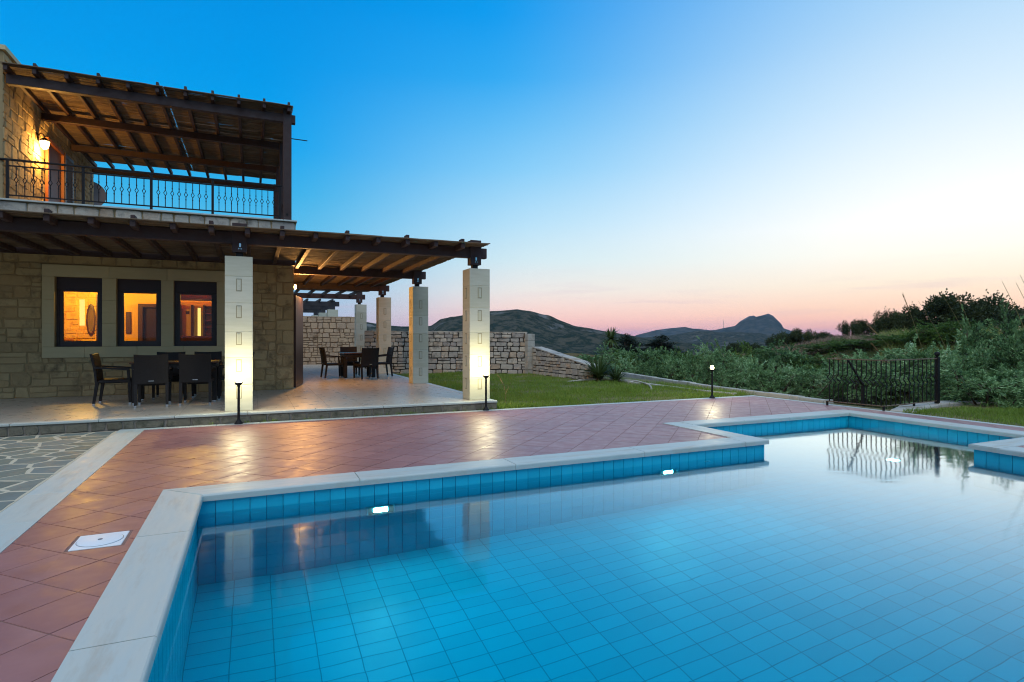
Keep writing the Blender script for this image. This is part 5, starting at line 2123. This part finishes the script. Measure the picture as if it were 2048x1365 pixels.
def plant(name, clumps, n, ll, lw, mat, seed, trunk_r=0.05, hgt=1.0, droop=0.0, shell=0.45, limbs=7):
    t = empty(name, (0, 0, 0))
    V, F = leaf_cloud(clumps, n, ll, lw, seed, droop, shell)
    put('crown', fast_mesh('crown', V, F), mat, t)
    tr = MB()
    r_ = random.Random(seed)
    fork = hgt * 0.25
    tr.tube([(0, 0, -0.4), (0.02, 0.01, fork * 0.5), (0, 0, fork)], [trunk_r * 1.3, trunk_r, trunk_r * 0.9], 8)
    for c in r_.sample(clumps, min(limbs, len(clumps))):
        mid_ = (c[0] * 0.45 + r_.uniform(-.06, .06), c[1] * 0.45 + r_.uniform(-.06, .06), fork + (c[2] - fork) * 0.55)
        tr.tube([(0, 0, fork * 0.9), mid_, (c[0], c[1], c[2] + c[5] * 0.3)], [trunk_r * 0.7, trunk_r * 0.45, trunk_r * 0.12], 6)
    tr.build('trunk', M['bark'], t)
    return t


used = set()


def place(proto, x, y, s, label, cat, group=None, rz=None, z=None, sz=None):
    o = proto if proto.name not in used else copy_tree(proto)
    used.add(o.name)
    used.add(proto.name)
    zz_ = terr_h(x, y) if z is None else z
    o.location = (x, y, zz_ - 0.05)
    o.rotation_euler = (0, 0, rnd.uniform(0, 6.28) if rz is None else rz)
    o.scale = (s, s, s if sz is None else sz)
    tag(o, label, cat, group)
    return o


def at(px, D):
    """ground place at picture column px of the photograph, D metres along the view axis"""
    L = (px - 1024) / 1165 * D
    return D * SA + L * CA, D * CA - L * SA


OL = [shoot_plant('olive_bush', 8 + k % 3, 0.95, 1.55, 24, 46, 0.095, 0.024, M['olive'], 40 + k, 0.045) for k in range(5)]
BR = [shoot_plant('green_bush', 8, 0.95, 1.45, 24, 44, 0.11, 0.022, M['bright_leaf'], 80 + k, 0.04) for k in range(3)]
DK = [plant('hill_tree', rand_clumps(100 + k, 22, 1.8, 1.15, 1.75, 0.5), 7500, 0.16, 0.085, M['dark_leaf'], 120 + k, 0.11, 2.2, shell=0.3) for k in range(3)]


def name_of(o):
    return o.name


def fit(px, D, ytop, unit, proto, label, cat, group, sx=None):
    """stand a plant so that its top reaches picture row ytop; unit = its height at scale 1"""
    x, y = at(px, D)
    z = terr_h(x, y)
    if z < -2.5:
        z = -0.3
    ztop = H_CAM + (675 - ytop + (7 if 'bush' in name_of(proto) else 0)) / 1165 * D
    s = max(0.3, (ztop - z) / unit)
    return place(proto, x, y, s if sx is None else sx, label, cat, group, z=z, sz=s)


# first row: olive bushes right behind the outer kerb, from the yucca to the railing
ORD = ['first', 'second', 'third', 'fourth', 'fifth', 'sixth', 'seventh', 'eighth', 'ninth', 'tenth', 'eleventh', 'twelfth', 'thirteenth']
row1 = [(1252, 22.5, 702), (1300, 21.0, 714), (1338, 21.5, 698), (1384, 20.0, 716), (1416, 20.8, 694), (1462, 19.4, 712), (1498, 20.2, 700), (1548, 19.0, 722), (1580, 20.0, 708),
        (1626, 18.6, 730), (1662, 19.4, 712), (1712, 18.4, 728)]
for i, (px, D, yt) in enumerate(row1):
    fit(px, D, yt, 1.8, OL[i % 5], 'olive bush right behind the outer kerb, %s from the yucca' % ORD[i], 'bush', 'olive bushes behind the outer kerb', sx=rnd.uniform(0.75, 1.1))
row2 = [(1186, 29, 708), (1228, 28, 694), (1276, 27, 700), (1316, 26.5, 690), (1360, 26, 698), (1396, 25.5, 684), (1446, 25, 692), (1486, 25, 680), (1530, 24.6, 696), (1568, 24, 688), (1612, 23.6, 704)]
for i, (px, D, yt) in enumerate(row2):
    pr_ = (OL + BR)[(i * 3 + 1) % 8]
    fit(px, D, yt, 1.8, pr_, 'soft green bush in the second row beyond the kerb, %s from the yucca' % ORD[i], 'bush', 'bushes in the second row', sx=rnd.uniform(1.0, 1.4))
# behind and right of the railing
near = [(1742, 19.0, 692), (1780, 18.4, 722), (1818, 18.2, 728), (1856, 18.0, 706), (1808, 21.0, 694)]
for i, (px, D, yt) in enumerate(near):
    fit(px, D, yt, 1.8, OL[(i * 2 + 1) % 5], 'olive bush showing through the step railing, %s of five from its left end' % ORD[i], 'bush', 'olive bushes behind the step railing', sx=rnd.uniform(0.95, 1.15))
big = [(1905, 13.4, 668), (1945, 14.6, 628), (1990, 13.6, 636), (2035, 12.8, 640), (1925, 12.4, 718), (1975, 11.9, 730), (2030, 11.6, 720), (2085, 12.4, 640), (2070, 15.5, 610), (1985, 16.5, 622)]
BIGL = ['touching the railing post on its right', 'behind the one that touches the railing post', 'tall in the middle right of the railing', 'at the right edge, upper of the edge bushes',
        'low in front by the railing post', 'low in front above the concrete edging', 'low at the right edge above the lawn', 'cut by the right edge, farther out',
        'farthest back at the right edge', 'farthest back, highest right of the railing']
for i, (px, D, yt) in enumerate(big):
    fit(px, D, yt, 1.8, OL[(i * 3 + 2) % 5], 'large silvery olive bush %s' % BIGL[i], 'bush', 'large olive bushes right of the railing', sx=rnd.uniform(0.8, 1.2))
mids = [(1640, 27, 708), (1690, 27, 702), (1732, 26, 696), (1778, 26, 678), (1822, 25, 666), (1862, 24, 652), (1905, 24, 642)]
for i, (px, D, yt) in enumerate(mids):
    fit(px, D, yt, 1.7, BR[i % 3], 'bright green bush on the slope behind the railing, %s from the left' % ORD[i], 'bush', 'bright bushes on the slope', sx=rnd.uniform(1.1, 1.5))
# dark trees along the crest
crest = [(1470, 52, 686), (1500, 50, 683), (1530, 50, 690), (1556, 48, 668), (1580, 47, 661), (1606, 46, 657), (1640, 46, 664), (1665, 45, 668), (1700, 44, 640), (1728, 44, 640), (1775, 42, 618),
         (1800, 42, 626), (1824, 42, 612)]
for i, (px, D, yt) in enumerate(crest):
    fit(px, D, yt, 3.05, DK[i % 3], 'small dark tree along the crest against the pink sky, %s from the left' % ORD[i], 'tree', 'dark trees along the crest', sx=rnd.uniform(0.42, 0.58) if i != 9 else 0.4)
fit(1900, 40, 590, 3.05, DK[0], 'broad dark tree highest on the crest, left of its pair', 'tree', 'broad trees on the crest', sx=1.15)
fit(1965, 40, 588, 3.05, DK[1], 'broad dark tree highest on the crest, right of its pair', 'tree', 'broad trees on the crest', sx=1.2)
fit(1860, 41, 640, 3.05, DK[2], 'low dark tree below the broad trees of the crest', 'tree', 'dark trees along the crest', sx=0.6)
fit(2010, 38, 612, 3.05, DK[2], 'dark tree at the right end of the crest', 'tree', 'dark trees along the crest', sx=1.0)


# yuccas and conifers
def yucca(n, L, w_, seed, up0, trunk_h, tr):
    rg_ = random.Random(seed)
    t = empty('yucca_plant', (0, 0, 0))
    V, F = [], []
    for k in range(n):
        a = rg_.uniform(0, 2 * math.pi)
        e = math.asin(rg_.uniform(math.sin(R(up0)), 0.98))
        l_ = L * rg_.uniform(0.75, 1.1)
        d = Vector((math.cos(a) * math.cos(e), math.sin(a) * math.cos(e), math.sin(e)))
        s_ = Vector((-math.sin(a), math.cos(a), 0))
        b0 = Vector((0, 0, trunk_h + rg_.uniform(-0.12, 0.05) * L))
        bend = Vector((0, 0, -0.18 * l_ * math.cos(e)))
        pts = [(b0, w_ * 0.6), (b0 + d * l_ * 0.45, w_), (b0 + d * l_ * 0.8 + bend * 0.5, w_ * 0.6), (b0 + d * l_ + bend, w_ * 0.05)]
        i0 = len(V)
        for p, ww in pts:
            V += [tuple(p - s_ * ww / 2), tuple(p + s_ * ww / 2)]
        for j in range(3):
            F.append((i0 + 2 * j, i0 + 2 * j + 1, i0 + 2 * j + 3, i0 + 2 * j + 2))
    put('leaves', fast_mesh('leaves', V, np.array(F)), M['yucca'], t)
    MB().tube([(0, 0, -0.5), (0.03, 0, trunk_h * 0.5), (0, 0, trunk_h)], [tr * 1.2, tr, tr], 9).build('trunk', M['bark'], t)
    return t


x, y = at(1198, 17.7)
place(yucca(170, 0.85, 0.045, 1, 5, 0.2, 0.06), x, y, 1.0, 'spiky yucca clump at the end of the sloping wall', 'yucca', z=0.0)
x, y = at(1232, 17.6)
place(yucca(90, 0.6, 0.04, 2, 10, 0.1, 0.05), x, y, 1.0, 'small spiky yucca beside the larger clump', 'yucca', z=0.0)
x, y = at(1222, 30)
z = terr_h(x, y)
ztop = H_CAM + (675 - 676) / 1165 * 30
place(yucca(130, 0.72, 0.085, 3, -45, ztop - z, 0.10), x, y, 1.0, 'yucca with a round spiky head on a bare trunk against the sky', 'yucca', z=z)


def conifer(seed):
    rg_ = random.Random(seed)
    cl = []
    for k in range(26):
        f_ = k / 25
        rr = 1.25 * (1 - f_) ** 0.8 + 0.1
        a = rg_.uniform(0, 6.28)
        cl.append((rr * 0.6 * math.cos(a), rr * 0.6 * math.sin(a), 0.7 + 3.1 * f_ + rg_.uniform(-.1, .1), rr * 0.55, rr * 0.55, 0.22))
    return plant('conifer_tree', cl, 9000, 0.17, 0.05, M['conifer'], seed, 0.09, 3.6, shell=0.2, limbs=10)


CN = [conifer(5), conifer(6)]
fit(1252, 38, 667, 3.9, CN[0], 'dark conifer beside the tall yucca', 'tree', None, sx=1.25)
fit(1322, 38, 668, 3.9, CN[1], 'dark conifer standing alone above the olive bushes', 'tree', None, sx=1.2)


# dry grass mounds and wild grass on the slope
def slope_grass(name, label, n, px0, px1, D0, D1, hmin, hmax, wd, mat, seed, lean=1.0):
    rg_ = np.random.default_rng(seed)
    pts = []
    for _ in range(n):
        px, D = rg_.uniform(px0, px1), rg_.uniform(D0, D1)
        x, y = at(px, D)
        if noise.noise(Vector((x * .5, y * .5, seed))) < -0.15:
            continue
        z = terr_h(x, y)
        if z > -2.5:
            pts.append((x, y, z - 0.03))
    V, F = blades(np.array(pts), hmin, hmax, wd, lean, seed)
    tag(put(name, fast_mesh(name, V, F), mat), label, kind='stuff')


slope_grass('dry_grass', 'brown dry grass on the mounds below the crest', 15000, 1540, 1790, 27, 40, 0.15, 0.36, 0.02, M['dry_grass'], 21)
slope_grass('wild_grass', 'long green grass covering the slope', 20000, 1760, 2120, 18, 36, 0.3, 0.6, 0.02, M['wild_grass'], 22, 1.3)
slope_grass('shade_undergrowth', 'low plants under the olive bushes, coloured dark as shade', 9000, 1180, 2120, 12.5, 26, 0.15, 0.4, 0.03, M['dark_leaf'], 23, 1.2)  # dark leaves put the shade of the bush gaps into the colour


def reed(px, D, ytip, dxp, label, plume=True):
    """a reed leaning left: its tip at column px, row ytip; its foot dxp columns further right"""
    x1, y1 = at(px, D)
    x0, y0 = at(px + dxp, D)
    z1 = H_CAM + (675 - ytip) / 1165 * D
    z0 = terr_h(x0, y0)
    if z0 < -2.5:
        z0 = -0.3
    t = tag(empty('reed', (x0, y0, z0)), label, 'reed', 'leaning reeds on the slope')
    A_, B_ = Vector((x0, y0, z0)), Vector((x1, y1, z1))
    ctrl = A_.lerp(B_, 0.5) + Vector((0, 0, 0.12 * (z1 - z0)))
    pts = [A_ * (1 - s_) ** 2 + ctrl * 2 * s_ * (1 - s_) + B_ * s_ ** 2 for s_ in [k / 8 for k in range(9)]]
    MB().tube([tuple(p) for p in pts], [0.011 - 0.001 * k for k in range(9)], 6).build('stem', M['stem'], t)
    if plume:
        rg_ = np.random.default_rng(int(px))
        P, Fq = [], []
        for k in range(130):
            s_ = rg_.uniform(0.80, 1.0)
            c = A_ * (1 - s_) ** 2 + ctrl * 2 * s_ * (1 - s_) + B_ * s_ ** 2
            d = (B_ - ctrl).normalized() * 0.11 + Vector(rg_.normal(size=3)) * 0.018
            w_ = Vector(rg_.normal(size=3)).cross(d).normalized() * 0.0045
            i0 = len(P)
            P += [tuple(c - w_), tuple(c + w_), tuple(c + d)]
            Fq.append((i0, i0 + 1, i0 + 2))
        put('plume', fast_mesh('plume', np.array(P) - np.array([x0, y0, z0]), np.array(Fq)), M['plume'], t)
    return t


for px, D, yt, dx, pl, lb in (
        (1806, 19, 590, 60, True, 'plumed dry reed standing alone left of the broad crest trees'), (1836, 19, 602, 90, False, 'thin bare reed just right of the lone plumed reed'),
        (1882, 18, 586, 100, False, 'bare reed crossing the left edge of the broad crest trees'), (1915, 18, 594, 70, True, 'plumed reed in front of the broad crest trees'),
        (2004, 12, 563, 110, False, 'bare reed tip against the sky, leftmost of those at the right edge'), (2032, 12, 566, 110, False, 'bare reed tip at the right edge, lower of the close pair'),
        (2040, 12, 550, 110, False, 'bare reed at the right edge with the highest tip'), (1738, 20, 652, 95, True, 'plumed reed over the small crest trees left of the slope'),
        (1745, 19, 690, 70, True, 'low plumed reed just above the step railing'), (2060, 13, 560, 120, False, 'bare reed half out of the right edge')):
    reed(px, D, yt, dx, lb, pl)

# far things: a mast and a white house on the right hills
x, y = at(1447, 2380)
t = tag(empty('radio_mast', (x, y, 0)), 'thin radio mast on the far ridge left of the rocky peak', 'mast')
MB().tube([(x, y, 20), (x, y, 68)], [0.9, 0.7], 6).build('pole', M['concrete'], t)
MB().tube([(x, y, 68), (x, y, 74)], [0.5, 0.4], 6).build('antenna', M['concrete'], t)
x, y = at(1443, 1290)
t = tag(empty('white_house', (x, y, 0)), 'tiny white house on the far hillside', 'house')
MB().cbox(x - 5, x + 5, y - 4, y + 4, -22, 4, 0.1).cbox(x + 4.9, x + 9, y - 3.5, y + 3.5, -22, 2.2, 0.1).build('wall', M['house_white'], t)
MB().cbox(x - 5.3, x + 5.3, y - 4.3, y + 4.3, 4.01, 4.5, 0.05).build('roof', M['concrete'], t)
MB().box(x - 3, x - 1.5, y - 4.05, y - 3.9, 0.5, 2.5).build('window', M['frame'], t)

# evening haze between the pool and the hills
hz = MB().box(-9500, 9500, -9500, 9500, -420, 116)
hm = bpy.data.materials.new('haze')
hm.use_nodes = True
ht = hm.node_tree
ht.nodes.clear()
ho = ht.nodes.new('ShaderNodeOutputMaterial')
hv = ht.nodes.new('ShaderNodeVolumePrincipled')
hv.inputs['Color'].default_value = (0.50, 0.74, 1.0, 1)
hv.inputs['Density'].default_value = 0.00007
hv.inputs['Anisotropy'].default_value = 0.2
ht.links.new(hv.outputs[0], ho.inputs['Volume'])
tag(hz.build('haze', hm), kind='stuff')
